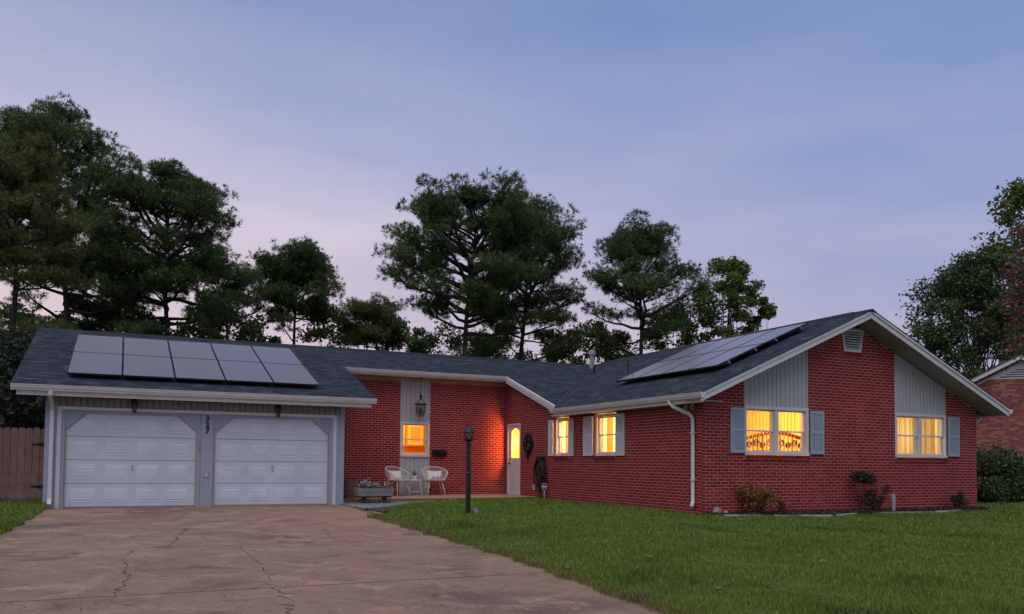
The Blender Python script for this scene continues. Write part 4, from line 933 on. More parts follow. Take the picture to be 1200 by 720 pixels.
for i, (u, v, w, wd, ml, lb) in enumerate([(700, 376, 74, 4.4, 'leaf_green', 'rounded green undergrowth tree directly behind the metal flue'), (790, 366, 76, 4.0, 'leaf_green', 'bright green undergrowth below the tiered pine, over the wing roof'), (650, 388, 78, 4.0, 'leaf_dark', 'dark undergrowth tree left of the metal flue'),
        (385, 368, 80, 4.0, 'leaf_green', 'green undergrowth right of the small round pine'), (470, 380, 80, 4.0, 'leaf_dark', 'dark undergrowth below the left limbs of the widest pine'), (300, 372, 80, 3.6, 'leaf_dark', 'dark undergrowth behind the garage solar panels'), (570, 394, 78, 4.2, 'leaf_dark', 'dark undergrowth at the foot of the widest pine'),
        (150, 372, 80, 4.2, 'leaf_dark', 'dark undergrowth behind the left solar panels of the garage'), (225, 378, 82, 4.2, 'leaf_dark', 'dark undergrowth behind the middle of the garage ridge'), (45, 350, 72, 4.6, 'leaf_dark', 'dark undergrowth between the two leftmost pine trunks'), (520, 385, 82, 4.2, 'leaf_dark', 'dark undergrowth left of the widest pine trunk'), (105, 352, 70, 4.4, 'topiary_leaf', 'very dark undergrowth just behind the left end of the garage ridge'), (185, 362, 72, 4.6, 'topiary_leaf', 'very dark undergrowth behind the trunk over the left solar panels'), (258, 366, 74, 4.4, 'topiary_leaf', 'very dark undergrowth over the middle solar panels')]):
    broadleaf('broadleaf_tree', lb, P2(u, w), ZT(u, v, w), 1.5, wd, 40 + i, ml, 9000, .36, ncl=50)
broadleaf('broadleaf_tree', 'feathery dark tree rising behind the right gable rake', P2(1150, 44), ZT(1150, 306, 44), ZT(1140, 465, 44), 3.4, 51, 'leaf_dark', 34000, .2, ncl=90)
broadleaf('broadleaf_tree', 'tall green tree at the right edge behind the feathery tree', P2(1222, 48), ZT(1205, 214, 48), ZT(1205, 420, 48), 3.2, 52, 'leaf_green', 20000, .26, ncl=80)
# crape myrtle reaching into the frame from the right
def bloom(c, seed):
    r = np.random.default_rng(seed); n = 110; o = np.clip(r.normal(size=(n, 3)), -1.6, 1.6) * [.13, .13, .10] + np.outer(r.uniform(-1, 1, n), [.10, -.05, .09]); return np.array(c) + o
cmt = thing('crape_myrtle', 'crape myrtle with magenta blooms reaching in at the right edge', 'tree', (14.2, 10.2, 0)); m = MB()
bp_ = [pix(u_, 17.5 + .1 * (i_ % 3), v_) for i_, (u_, v_) in enumerate(((1199, 268), (1206, 292), (1190, 318), (1200, 335), (1184, 352), (1196, 372), (1190, 405), (1208, 350), (1212, 312)))]
root = pix(1255, 17.5, 590); root.z = 0; cmt.location = root; WL[cmt.name] = root
for i, b in enumerate(bp_): m.tube([root, root + Vector((0, .1, 2.0)), (root + Vector((0, 0, 4))).lerp(b, .5), b], [.06, .045, .022, .008], 6, caps=False)
m.build('trunk', 'bark', cmt, smooth=True)
Cs = []
for i, b in enumerate(bp_): Cs.append(bloom(b, i))
rng = np.random.default_rng(5); Vx, q = leaf_quads(np.concatenate(Cs), .07, aspect=.9); npmesh('bloom', Vx, q, 'crape_bloom', cmt)
Cl = np.concatenate([np.array(b) + rng.normal(size=(200, 3)) * [.22, .22, .2] + np.array(Rv) * .2 for b in bp_]); Vx, q = leaf_quads(Cl, .10); npmesh('crown', Vx, q, 'leaf_dark', cmt)

# dark shrubs behind the fence, hedge at right
def bush(name, label, c, rx_, ry_, h, mleaf, n, leaf, seed, group=None, cat='shrub', z0=0.03, lumps=16, flat=.7):
    global rng; rng = np.random.default_rng(seed); t = thing(name, label, cat, (c[0], c[1], z0), group); m = MB(); Cs = []; per = n // lumps
    for i in range(lumps):
        a = rng.uniform(0, 6.283); r = rng.uniform(0, .85) ** .6; z = z0 + h * rng.uniform(.22, .88); p = np.array([c[0] + rx_ * r * math.cos(a), c[1] + ry_ * r * math.sin(a), z])
        rad = min(rx_, h) * rng.uniform(.28, .46); Cs.append(p + unit(rng.normal(size=(per, 3))) * rng.uniform(0, 1, (per, 1)) ** .4 * rad * [1.1, 1, .8])
        m.tube([(c[0] + .15 * rx_ * math.cos(a), c[1] + .15 * ry_ * math.sin(a), z0 - .03), (c[0] + .5 * rx_ * r * math.cos(a), c[1] + .5 * ry_ * r * math.sin(a), z0 + h * .3), p], [.014, .010, .004], 5, caps=False)
    m.build('stem', 'stem', t); A = np.concatenate(Cs); A = A[A[:, 2] > z0 + .01]; Vx, q = leaf_quads(A, leaf); npmesh('foliage', Vx, q, mleaf, t); return t
bush('shrub', 'orange and red leafed shrub below the gable window near the corner', (12.35, 13.72), .42, .25, .62, 'nandina_leaf', 2400, .055, 61, z0=.06, lumps=22)
bush('shrub', 'low green tuft just right of the orange shrub', (12.98, 13.78), .13, .12, .36, 'nandina_leaf', 500, .05, 62, z0=.06, lumps=6)
bush('shrub', 'dark spindly reddish shrub right of the lollipop shrub', (15.82, 13.72), .34, .22, .62, 'red_leaf', 1500, .045, 63, z0=.06, lumps=16)
bush('shrub', 'smallest dark shrub by the right corner of the gable wall', (18.75, 13.74), .26, .2, .42, 'red_leaf', 1100, .045, 64, z0=.06, lumps=12)
for i in range(9):   # tall thin nandina canes
    pass
tp = thing('topiary_shrub', 'lollipop shaped dark shrub on a thin bare stem', 'shrub', (15.42, 13.72, .06)); m = MB()
m.tube([(15.40, 13.72, .03), (15.44, 13.73, .25), (15.40, 13.72, .5), (15.42, 13.72, .72)], [.022, .018, .016, .014], 6); m.tube([(15.41, 13.72, .35), (15.46, 13.72, .55), (15.5, 13.72, .75)], [.012, .01, .006], 5); m.build('stem', 'stem', tp)
rng = np.random.default_rng(65); A = np.concatenate([np.array(c_) + np.clip(rng.normal(size=(380, 3)), -1.7, 1.7) * [.10, .09, .055] for c_ in ((15.34, 13.72, .80), (15.52, 13.70, .84), (15.42, 13.74, .88), (15.25, 13.70, .86), (15.58, 13.72, .77))]); Vx, q = leaf_quads(A, .05); npmesh('foliage', Vx, q, 'topiary_leaf', tp)
bush('hedge', 'dense green hedge between the gable corner and the neighbouring brick house', (23.6, 17.0), 2.9, 1.2, 1.55, 'hedge_leaf', 26000, .10, 66, cat='hedge', lumps=90)
bush('hedge', 'low dark hedge in front of the dense green hedge', (23.6, 15.6), 2.6, .5, .75, 'hedge_leaf', 9000, .085, 67, cat='hedge', lumps=50)
for i, (u, v, w, wd) in enumerate([(15, 395, 30, 1.9), (48, 405, 33, 1.7), (-40, 380, 32, 2.4)]):
    broadleaf('broadleaf_tree', ['dark leafy tree directly behind the wooden fence', 'dark leafy tree between the fence and the garage roof edge', 'dark leafy tree beyond the left frame edge behind the fence'][i], P2(u, w), ZT(u, v, w), .6, wd, 70 + i, 'topiary_leaf', 11000, .18, ncl=50)

# ------------------------------------------------------------------ fence with gate hinges
fence = thing('wooden_fence', 'weathered brown dog-eared plank fence left of the garage', 'fence', (-3.5, 22.5, 0)); x = -1.58 - .145; i = 0
me = None
while x > -6.2:
    w = .142; h = 1.80 + random.uniform(-.015, .015); m = MB(); y0 = 22.5 + random.uniform(-.006, .006)
    m.prism([(x, y0, .02), (x + w, y0, .02), (x + w, y0, h - .04), (x + w - .035, y0, h), (x + .035, y0, h), (x, y0, h - .04)], (0, .02, 0)); m.build('plank', 'fence_wood', fence); x -= .15
for z in (.35, 1.5): m = MB(); m.box((-6.2, 22.535, z), (-1.58, 22.575, z + .09)); m.build('rail', 'fence_wood', fence)
m = MB(); m.box((-1.575, 22.45, 0), (-1.505, 22.56, 1.85)); m.build('post', 'fence_wood', fence)
for z in (1.42, .42): m = MB(); m.prism([(-1.57, 22.488, z + .05), (-1.57, 22.488, z - .05), (-1.64, 22.488, z - .05), (-1.9, 22.488, z - .008), (-1.9, 22.488, z + .008), (-1.64, 22.488, z + .05)], (0, .006, 0)); m.build('strap_hinge', 'black_metal', fence)

# ------------------------------------------------------------------ neighbouring house
NC = pix(1196, 31, 417); az_ = NC.z; sl_ = .52; ax = 0; NY = 0
nb = thing('neighbour_house', 'neighbouring pinkish brick house with white gable trim at the right edge', 'house', (NC.x, NC.y, 0), rz=math.atan2(-NC.x, NC.y))
def nbuild(m, name, m_, p=nb, **k_): return m.build(name, m_, p, world=False, **k_)
e_ = az_ - sl_ * 4.6
m = MB(); m.add([(-4.6, 0, -.2), (4.6, 0, -.2), (4.6, 0, e_), (0, 0, az_ - .1), (-4.6, 0, e_), (-4.6, 9, -.2), (4.6, 9, -.2), (4.6, 9, e_), (0, 9, az_ - .1), (-4.6, 9, e_)], [(0, 1, 2, 3, 4), (5, 9, 8, 7, 6), (0, 4, 9, 5), (1, 6, 7, 2)]); nbw = nbuild(m, 'wall', 'mortar')
bk = MB(); r_ = 0; z = .1
while z < az_ - .2:
    half = (az_ - .12 - z) / sl_; a, b = max(-4.6, -half), min(4.6, half); u = a - (r_ % 2) * .1
    while u < b - .05:
        p, q = max(u, a), min(u + .195, b); u += .205
        if q - p > .03: bk.add([(p, -.006, z), (q, -.006, z), (q, -.006, z + .056), (p, -.006, z + .056)], [(0, 1, 2, 3)])
    z += CH; r_ += 1
nbuild(bk, 'brickwork', 'neighbour_brick', nbw, kind='stuff')
for s_ in (-1, 1):
    def nr(name, m_, y0, dy, t0, t1, L_): m = MB(); m.prism([(0, y0, az_ - t0), (s_ * L_, y0, az_ - sl_ * L_ - t0), (s_ * L_, y0, az_ - sl_ * L_ - t1), (0, y0, az_ - t1)], (0, dy, 0)); nbuild(m, name, m_)
    nr('rake_board', 'white_paint', -.32, .03, 0, .16, 5.1); nr('frieze_board', 'white_paint', -.02, .01, .24, .31, 4.5); nr('soffit', 'soffit_grey', -.28, .30, .12, .15, 5.0); nr('roof', 'roof_deck', -.36, 10, -.04, -.005, 5.2)
m = MB(); m.prism([(-1.1, -.03, az_ - .86), (1.1, -.03, az_ - .86), (0, -.03, az_ - .31)], (0, .012, 0)); gv = nbuild(m, 'gable_vent', 'white_paint')
for i in range(5):
    z = az_ - .80 + i * .085; hw = (az_ - .40 - z) / sl_ - .1
    if hw > .05: m = MB(); m.box((-hw, -.045, z), (hw, -.031, z + .035)); nbuild(m, 'louvre', 'panel_frame', gv)

# ------------------------------------------------------------------ lamp post
lp = thing('lamp_post', 'black garden lamp post with glass lantern standing in the lawn', 'lamp post', (6.21, 15.12, .04)); c = (6.21, 15.12, .04)
m = MB(); m.lathe([(.050, -.1), (.050, .80), (.057, .81), (.057, .84), (.040, .86), (.040, 1.36), (.05, 1.37), (.05, 1.41), (.03, 1.43), (.03, 1.455)], c, 14); m.build('post', 'black_metal', lp)
m = MB(); m.lathe([(.03, 1.45), (.085, 1.475), (.10, 1.50), (.10, 1.515), (.07, 1.52)], c, 12); m.build('lantern_base', 'black_metal', lp)
m = MB(); m.lathe([(.078, 1.515), (.098, 1.60), (.09, 1.655)], c, 12); m.build('lantern_glass', 'lantern_glass', lp, smooth=True)
for k_ in range(6):
    a = k_ * math.pi / 3; m = MB(); m.tube([(c[0] + r_ * math.cos(a), c[1] + r_ * math.sin(a), c[2] + z) for r_, z in ((.081, 1.51), (.102, 1.60), (.093, 1.66))], .006, 5); m.build('lantern_bar', 'black_metal', lp)
m = MB(); m.lathe([(.135, 1.645), (.125, 1.665), (.085, 1.70), (.06, 1.735), (.045, 1.74), (.012, 1.76), (.016, 1.775), (.006, 1.80)], c, 14); m.build('lantern_cap', 'black_metal', lp)
m = MB(); m.lathe([(.02, 1.515), (.02, 1.58), (.025, 1.60), (.018, 1.645), (.004, 1.65)], c, 8); m.build('bulb', 'plastic_white', lp)
sp = thing('path_light', 'small pale round spotlight at the foot of the lamp post', 'light', (6.42, 15.2, .05)); m = MB(); m.tube([(6.38, 15.24, .12), (6.38, 15.18, .13), (6.38, 15.11, .14)], [.04, .05, .052], 12); m.build('housing', 'grey_metal', sp); m = MB(); m.tube([(6.42, 15.2, -.05), (6.42, 15.2, .12)], .012, 6); m.build('spike', 'black_metal', sp)

# ------------------------------------------------------------------ wall lanterns over the garage doors
def wall_lantern(x, label):
    t = thing('wall_lantern', label, 'lantern', (x, Yg, 2.16), 'garage wall lanterns'); y = Yg - .10
    m = MB(); m.box((x - .05, Yg - .033, 2.36), (x + .05, Yg - .012, 2.49)); m.build('back_plate', 'black_metal', t)
    m = MB(); m.tube([(x, Yg - .03, 2.44), (x, y + .02, 2.46), (x, y, 2.43)], .012, 6); m.build('arm', 'black_metal', t)
    m = MB(); m.lathe([(.012, .30), (.03, .29), (.075, .24), (.085, .205), (.06, .20)], (x, y, 2.15), 8); m.build('cap', 'black_metal', t)
    m = MB(); m.lathe([(.03, .03), (.062, .20)], (x, y, 2.15), 6); m.build('lantern_glass', 'lantern_glass', t)
    for k_ in range(6):
        a = k_ * math.pi / 3; m = MB(); m.tube([(x + .034 * math.cos(a), y + .034 * math.sin(a), 2.175), (x + .066 * math.cos(a), y + .066 * math.sin(a), 2.35)], .007, 4); m.build('lantern_bar', 'black_metal', t)
    m = MB(); m.lathe([(.01, -.02), (.035, .0), (.04, .03), (.01, .035)], (x, y, 2.15), 8); m.build('base', 'black_metal', t)
wall_lantern(.26, 'black wall lantern above the left garage door'); wall_lantern(3.44, 'black wall lantern above the right garage door')

# ------------------------------------------------------------------ porch things
# pendant lantern
px_, py_ = 8.13, 23.62
pd = thing('pendant_lantern', 'bronze pendant lantern hanging from the porch soffit before the window', 'lantern', (px_, py_, 3.57))
m = MB(); m.lathe([(.06, -.03), (.06, 0)], (px_, py_, 3.62), 12); m.build('canopy', 'black_metal', pd)
m = MB(); m.tube([(px_, py_, 3.61), (px_, py_, 3.10)], .008, 6); m.build('rod', 'black_metal', pd)
m = MB(); m.lathe([(.02, 3.11), (.05, 3.07), (.03, 3.03), (.05, 2.99), (.02, 2.97)], (px_, py_, 0), 10); m.build('finial', 'black_metal', pd)
m = MB(); m.lathe([(.03, 2.985), (.10, 2.93), (.155, 2.83)], (px_, py_, 0), 12); m.build('glass_dome', 'lantern_glass', pd)
m = MB(); m.lathe([(.17, 2.80), (.19, 2.80), (.19, 2.835), (.17, 2.835)], (px_, py_, 0), 16); m.build('band', 'black_metal', pd)
m = MB(); m.lathe([(.15, 2.80), (.14, 2.60), (.08, 2.48), (.02, 2.46)], (px_, py_, 0), 12); m.build('lantern_glass', 'lantern_glass', pd)
for k_ in range(6):
    a = k_ * math.pi / 3; m = MB(); m.tube([(px_ + r_ * math.cos(a), py_ + r_ * math.sin(a), z) for r_, z in ((.155, 2.82), (.146, 2.60), (.085, 2.475), (.02, 2.45))], .007, 4); m.build('lantern_bar', 'black_metal', pd)
m = MB(); m.lathe([(.02, 2.55), (.05, 2.57), (.05, 2.60), (.015, 2.62), (.015, 2.72)], (px_, py_, 0), 8); m.build('candle', 'black_metal', pd)

def make_chair(loc, rz, label):
    t = thing('bucket_chair', label, 'chair', loc, 'white porch chairs', rz)
    B = lambda mb_, n, m_, **k: mb_.build(n, m_, t, world=False, **k)
    def rim(th): z = .50 + .34 * ((1 + math.cos(th)) / 2) ** .75; r = .37 - .02 * math.cos(th); return Vector((r * math.sin(th) * 1.02, r * math.cos(th) * .86 + .02, z))
    def low(th): return Vector((.25 * math.sin(th), .23 * math.cos(th), .445))
    a1 = R(128); n = 28
    B(MB().tube([rim(-a1 + 2 * a1 * i / n) for i in range(n + 1)] , .014, 8), 'rim', 'chair_white', smooth=True)
    m = MB()
    for i in range(33):
        th = -a1 + 2 * a1 * i / 32; p, q = low(th), rim(th); mid = p.lerp(q, .5) + Vector((math.sin(th), math.cos(th), 0)) * .05; m.tube([p, mid, q], .0045, 4, caps=False)
    for f in (.25, .5, .75):
        m.tube([(low(th).lerp(rim(th), f) + Vector((math.sin(th), math.cos(th), 0)) * .05 * math.sin(math.pi * f)) for th in [-a1 + 2 * a1 * i / 24 for i in range(25)]], .0045, 4, caps=False)
    B(m, 'woven_back', 'chair_white')
    m = MB(); m.lathe([(.05, .425), (.24, .43), (.30, .445), (.31, .458), (.29, .462), (.05, .45)], (0, -.02, 0), 24); B(m, 'seat', 'chair_white', smooth=True)
    for sx in (-1, 1):
        for sy in (-1, 1): B(MB().tube([(sx * .17, sy * .15, .43), (sx * .23, sy * .22, .2), (sx * .27, sy * .27, 0)], [.013, .012, .010], 8), 'leg', 'chair_white', smooth=True)
    return t
def pillow(loc, rz, label, motif):
    t = thing('pillow', label, 'pillow', loc, 'porch chair pillows', rz); m = MB(); nu, nv = 16, 10; vs = []
    for s_ in (1, -1):
        for i in range(nu + 1):
            for j in range(nv + 1):
                u, v = i / nu * 2 - 1, j / nv * 2 - 1; th = .075 * ((1 - u ** 4) * (1 - v ** 4)) ** .5; pinch = 1 - .10 * (1 - abs(u)) * 0
                vs.append((u * .235 * (1 - .07 * (1 - v * v)), s_ * th, v * .145 * (1 - .10 * (1 - u * u)) + .14))
    k_ = (nu + 1) * (nv + 1)
    fs = [(s_ * k_ + i * (nv + 1) + j, s_ * k_ + (i + 1) * (nv + 1) + j, s_ * k_ + (i + 1) * (nv + 1) + j + 1, s_ * k_ + i * (nv + 1) + j + 1) for s_ in (0, 1) for i in range(nu) for j in range(nv)]
    m.add(vs, fs); m.xf(Matrix.Rotation(R(-16), 4, 'X')); m.build('cushion', 'pillow', t, smooth=True, world=False)
    if motif:
        for cx in (-.06, .06, .15): m = MB(); m.lathe([(.001, 0), (.034, .001), (.034, .004), (.001, .005)], (0, 0, 0), 12); m.xf(Matrix.Translation((cx, -.072 - .02, .075)) @ Matrix.Rotation(R(82), 4, 'X')); m.build('motif', 'pillow_motif', t, world=False)
make_chair((7.30, 23.18, .10), R(28), 'white round-backed wire chair beside the wagon planter'); pillow((7.27, 23.20, .55), R(24), 'plain cream pillow on the chair beside the wagon planter', False)
make_chair((8.52, 23.38, .10), R(-8), 'white round-backed wire chair below the mailbox'); pillow((8.52, 23.38, .55), R(-8), 'pale pillow with grey dots on the chair below the mailbox', True)
tb = thing('side_table', 'small white metal side table between the two porch chairs', 'table', (7.93, 23.60, .10)); x, y = 7.93, 23.60
m = MB(); m.lathe([(.05, .43), (.23, .43), (.24, .44), (.23, .455), (.05, .455)], (x, y, .1), 24); m.build('table_top', 'chair_white', tb)
for sx in (-1, 1):
    for sy in (-1, 1): m = MB(); m.tube([(x + sx * .15, y + sy * .15, .53), (x + sx * .2, y + sy * .2, .10)], .01, 6); m.build('leg', 'chair_white', tb)
m = MB(); m.tube([(x + .21 * math.cos(a), y + .21 * math.sin(a), .20) for a in [i * math.pi / 12 for i in range(25)]], .009, 6); m.build('lower_ring', 'chair_white', tb)
pp = thing('potted_plant', 'spiky green plant in a white pot on the side table', 'plant', (7.93, 23.55, .555)); m = MB(); m.lathe([(.055, 0), (.075, .12), (.08, .13), (.06, .13), (.05, .11)], (7.93, 23.55, .556), 14); m.build('pot', 'pot_white', pp)
m = MB()
for i in range(26):
    a = random.uniform(0, 6.28); e = random.uniform(.5, 1.5); l = random.uniform(.1, .24); p = Vector((7.93 + .03 * math.cos(a), 23.55 + .03 * math.sin(a), .67)); d = Vector((math.cos(a) * math.cos(e), math.sin(a) * math.cos(e), math.sin(e))); sd = d.cross(Vector((0, 0, 1))).normalized() * .011
    m.add([p - sd, p + sd, p + d * l], [(0, 1, 2)]); m.add([p - sd * .6 + Vector((0, 0, .01)), p + sd * .6, p + d * l * .9 + Vector((0, 0, .015))], [(0, 1, 2)])
m.build('foliage', 'plant_green', pp)

# mailbox
mbx = thing('mailbox', 'black wall mailbox with paper hooks right of the porch window', 'mailbox', (8.85, Yp, 1.34)); m = MB()
m.prism([(8.64, Yp - .012, 1.28), (8.64, Yp - .10, 1.28), (8.64, Yp - .12, 1.38), (8.64, Yp - .10, 1.42), (8.64, Yp - .012, 1.46)], (.42, 0, 0)); m.build('box', 'black_metal', mbx)
m = MB(); m.prism([(8.63, Yp - .013, 1.47), (8.63, Yp - .13, 1.405), (8.63, Yp - .13, 1.39), (8.63, Yp - .013, 1.45)], (.44, 0, 0)); m.build('lid', 'black_metal', mbx)
for x in (8.72, 8.97): m = MB(); m.tube([(x, Yp - .03, 1.28), (x, Yp - .03, 1.20), (x, Yp - .08, 1.18), (x, Yp - .10, 1.22)], .007, 5); m.build('paper_hook', 'black_metal', mbx)

# wagon planter
wg = thing('wagon_planter', 'weathered grey wooden wagon planter on spoked wheels by the garage corner', 'planter', (5.85, 20.55, .02)); X0, X1, YA, YB = 5.44, 6.28, 20.38, 20.78
def plank4(m, p, q, r, s, th): m.prism([p, q, r, s], th)
for k_ in range(2):
    z0, z1 = .21 + k_ * .105, .21 + (k_ + 1) * .105 - .006; e0, e1 = .05 * (z0 - .2) / .2, .05 * (z1 - .2) / .2
    m = MB(); m.prism([(X0 - e0, YA - e0, z0), (X1 + e0, YA - e0, z0), (X1 + e1, YA - e1, z1), (X0 - e1, YA - e1, z1)], (0, .02, 0)); m.build('plank', 'grey_wood', wg)
    m = MB(); m.prism([(X0 - e0, YB + e0, z0), (X1 + e0, YB + e0, z0), (X1 + e1, YB + e1, z1), (X0 - e1, YB + e1, z1)], (0, -.02, 0)); m.build('plank', 'grey_wood', wg)
    for (xx, s_) in ((X0, -1), (X1, 1)): m = MB(); m.prism([(xx + s_ * e0, YA + .02, z0), (xx + s_ * e0, YB - .02, z0), (xx + s_ * e1, YB - .02, z1), (xx + s_ * e1, YA + .02, z1)], (-s_ * .02, 0, 0)); m.build('plank', 'grey_wood', wg)
m = MB(); m.box((X0 + .021, YA + .021, .2), (X1 - .021, YB - .021, .36)); m.build('soil', 'soil', wg)
m = MB(); m.box((X0 - .02, YA + .05, .178), (X1 + .02, YA + .08, .2)); m.box((X0 - .02, YB - .08, .178), (X1 + .02, YB - .05, .2)); m.build('chassis', 'black_metal', wg)
for xx in (X0 + .17, X1 - .15):
    for yy in (YA - .005, YB + .005):
        m = MB(); m.tube([(xx + .092 * math.cos(a), yy, .12 + .092 * math.sin(a)) for a in [i * math.pi / 10 for i in range(21)]], .009, 6); wh = m.build('wheel', 'black_metal', wg)
        for j in range(8): a = j * math.pi / 4; m = MB(); m.tube([(xx, yy, .12), (xx + .09 * math.cos(a), yy, .12 + .09 * math.sin(a))], .005, 4); m.build('spoke', 'black_metal', wh)
    m = MB(); m.tube([(xx, YA - .02, .12), (xx, YB + .02, .12)], .012, 6); m.box((xx - .02, YA + .05, .12), (xx + .02, YB - .05, .178)); m.build('axle', 'black_metal', wg)
def flowers(name, label, c, rx_, ry_, h, petal, seed, n=140):
    global rng; rng = np.random.default_rng(seed); t = thing(name, label, 'flowers', c, 'flowers in the wagon planter')
    A = np.array(c) + rng.normal(size=(n * 3, 3)) * [rx_, ry_, h * .3] + [0, 0, h * .35]; Vx, q = leaf_quads(A, .04); npmesh('foliage', Vx, q, 'plant_green', t)
    A = np.array(c) + rng.normal(size=(n, 3)) * [rx_ * .9, ry_ * .9, h * .25] + [0, 0, h * .75]; Vx, q = leaf_quads(A, .035, aspect=.9); npmesh('petals', Vx, q, petal, t)
flowers('flower_clump', 'blue and white flowers at the left end of the wagon planter', (5.62, 20.55, .36), .08, .07, .22, 'petal_blue', 81)
flowers('flower_clump', 'pink flowers near the middle of the wagon planter', (5.86, 20.55, .36), .06, .06, .16, 'petal_pink', 82)
flowers('flower_clump', 'pale trailing plant at the right end of the wagon planter', (6.18, 20.45, .34), .06, .07, .20, 'petal_pink', 83, 50)
wc = thing('wire_cloche', 'wire and glass cloche standing among the wagon flowers', 'cloche', (6.02, 20.58, .36)); m = MB(); m.lathe([(.10, .0), (.105, .10), (.09, .16), (.03, .19), (.02, .2)], (6.02, 20.58, .36), 12); m.build('glass', 'lantern_glass', wc); m = MB(); m.tube([(6.02 + .106 * math.cos(a), 20.58 + .106 * math.sin(a), .46) for a in [i * math.pi / 8 for i in range(17)]], .006, 5); m.lathe([(.004, .2), (.02, .215), (.004, .235)], (6.02, 20.58, .36), 8); m.build('wire', 'grey_metal', wc)
bp2 = thing('barrel_pot', 'brown tapered barrel pot behind the wagon planter', 'pot', (5.52, 21.75, .10)); m = MB(); m.lathe([(.17, 0), (.215, .2), (.245, .46), (.25, .50), (.225, .50), (.215, .44), (.02, .43)], (5.52, 21.75, .10), 18); bo = m.build('barrel', 'barrel_wood', bp2)
for z, r_ in ((.12, .204), (.36, .236)): m = MB(); m.lathe([(r_ - .005, z), (r_ + .004, z), (r_ + .008, z + .03), (r_ - .005, z + .03)], (5.52, 21.75, .10), 18); m.build('hoop', 'grey_metal', bp2)
m = MB(); m.lathe([(.03, 0), (.035, .1), (.02, .13), (.02, .16)], (5.22, 21.65, .10), 10); m.build('jar', 'pot_white', None, label='small white jar on the porch edge beside the garage corner', category='jar')

# wreath, hose, outlet, yard sign, cameras on the side wall
wr = thing('wreath', 'dark green wreath with trailing tail on the brick beside the door', 'wreath', (Xs - .05, 22.22, 1.65)); rng = np.random.default_rng(91)
a = rng.uniform(0, 6.283, 1500); A = np.c_[Xs - .06 + rng.normal(size=1500) * .025, 22.22 + (.22 + rng.normal(size=1500) * .045) * np.cos(a), 1.68 + (.20 + rng.normal(size=1500) * .045) * np.sin(a)]
tl = np.c_[Xs - .06 + rng.normal(size=260) * .02, 22.24 + rng.normal(size=260) * .03, rng.uniform(1.22, 1.5, 260)]
Vx, q = leaf_quads(np.concatenate([A, tl]), .055); npmesh('foliage', Vx, q, 'wreath_leaf', wr)
m = MB(); m.tube([(Xs - .05, 22.22 + .22 * math.cos(i * math.pi / 12), 1.68 + .20 * math.sin(i * math.pi / 12)) for i in range(25)], .02, 6); m.build('hoop', 'stem', wr)
for (yy, zz) in ((22.16, 1.50), (22.05, 1.62), (22.12, 1.80), (22.35, 1.75)): m = MB(); m.lathe([(.003, -.02), (.018, -.01), (.02, .005), (.003, .02)], (Xs - .10, yy, zz), 8); m.build('wreath_bulb', 'wreath_light', wr)
hs = thing('garden_hose', 'coiled dark garden hose hanging on the side wall below the wreath', 'hose', (Xs - .1, 21.3, .2)); random.seed(4)
hp = []
for l in range(13):
    rz_ = random.uniform(.30, .50); ry, cy, cz, cx = random.uniform(.16, .36), 21.30 + random.uniform(-.08, .08), 1.22 - rz_ + random.uniform(-.02, .02), Xs - .05 - .012 * l
    for i in range(20):
        t_ = i / 20 * 2 * math.pi + math.pi / 2; hp.append((cx, cy + ry * math.cos(t_) * (1 - .15 * math.sin(t_)), cz + rz_ * math.sin(t_)))
m = MB(); m.tube(hp, .013, 6); m.build('coil', 'hose_black', hs, smooth=True)
m = MB(); m.tube([(Xs - .15, 21.22 + .10 * math.cos(t_ * .4), .82 + .30 * math.sin(t_ * .4)) for t_ in range(17)], .012, 6); m.build('loop', 'hose_tan', hs, smooth=True)
m = MB(); m.prism([(Xs - .01, 21.14, 1.20), (Xs - .01, 21.46, 1.20), (Xs - .01, 21.42, 1.28), (Xs - .01, 21.18, 1.28)], (-.17, 0, 0)); m.build('hanger', 'black_metal', hs)
ou = thing('outlet_cover', 'white weatherproof outlet cover low on the brick left of the hose', 'outlet', (Xs, 21.83, .38)); m = MB(); m.box((Xs - .05, 21.77, .30), (Xs - .009, 21.89, .46)); m.build('cover', 'plastic_white', ou); m = MB(); m.box((Xs - .06, 21.79, .33), (Xs - .051, 21.87, .43)); m.build('flap', 'plastic_white', ou)
ys_ = thing('yard_sign', 'small blue octagonal yard sign on a white stake below the hose', 'sign', (10.92, 20.9, .04)); sc_ = (10.92, 20.9)
d = Vector((-sc_[0], -sc_[1], 0)).normalized(); sd = Vector((-d.y, d.x, 0))
def oct_(r_, off): return [tuple(Vector((sc_[0], sc_[1], .42)) + sd * r_ * .8 * math.cos(R(22.5 + 45 * k_)) + Vector((0, 0, r_ * math.sin(R(22.5 + 45 * k_)))) + d * off) for k_ in range(8)]
m = MB(); m.prism(oct_(.105, .0), d * .006); m.build('board', 'sign_white', ys_)
m = MB(); m.prism(oct_(.092, .007), d * .002); m.build('face', 'sign_blue', ys_)
m = MB(); p = Vector((sc_[0], sc_[1], .42)) + d * .0105; m.quad(p - sd * .05 + Vector((0, 0, -.02)), p + sd * .05 + Vector((0, 0, -.02)), p + sd * .05 + Vector((0, 0, .015)), p - sd * .05 + Vector((0, 0, .015))); m.build('band', 'sign_white', ys_)
m = MB(); m.tube([(sc_[0], sc_[1], -.05), (sc_[0], sc_[1], .30)], .012, 6); m.build('stake', 'plastic_white', ys_)
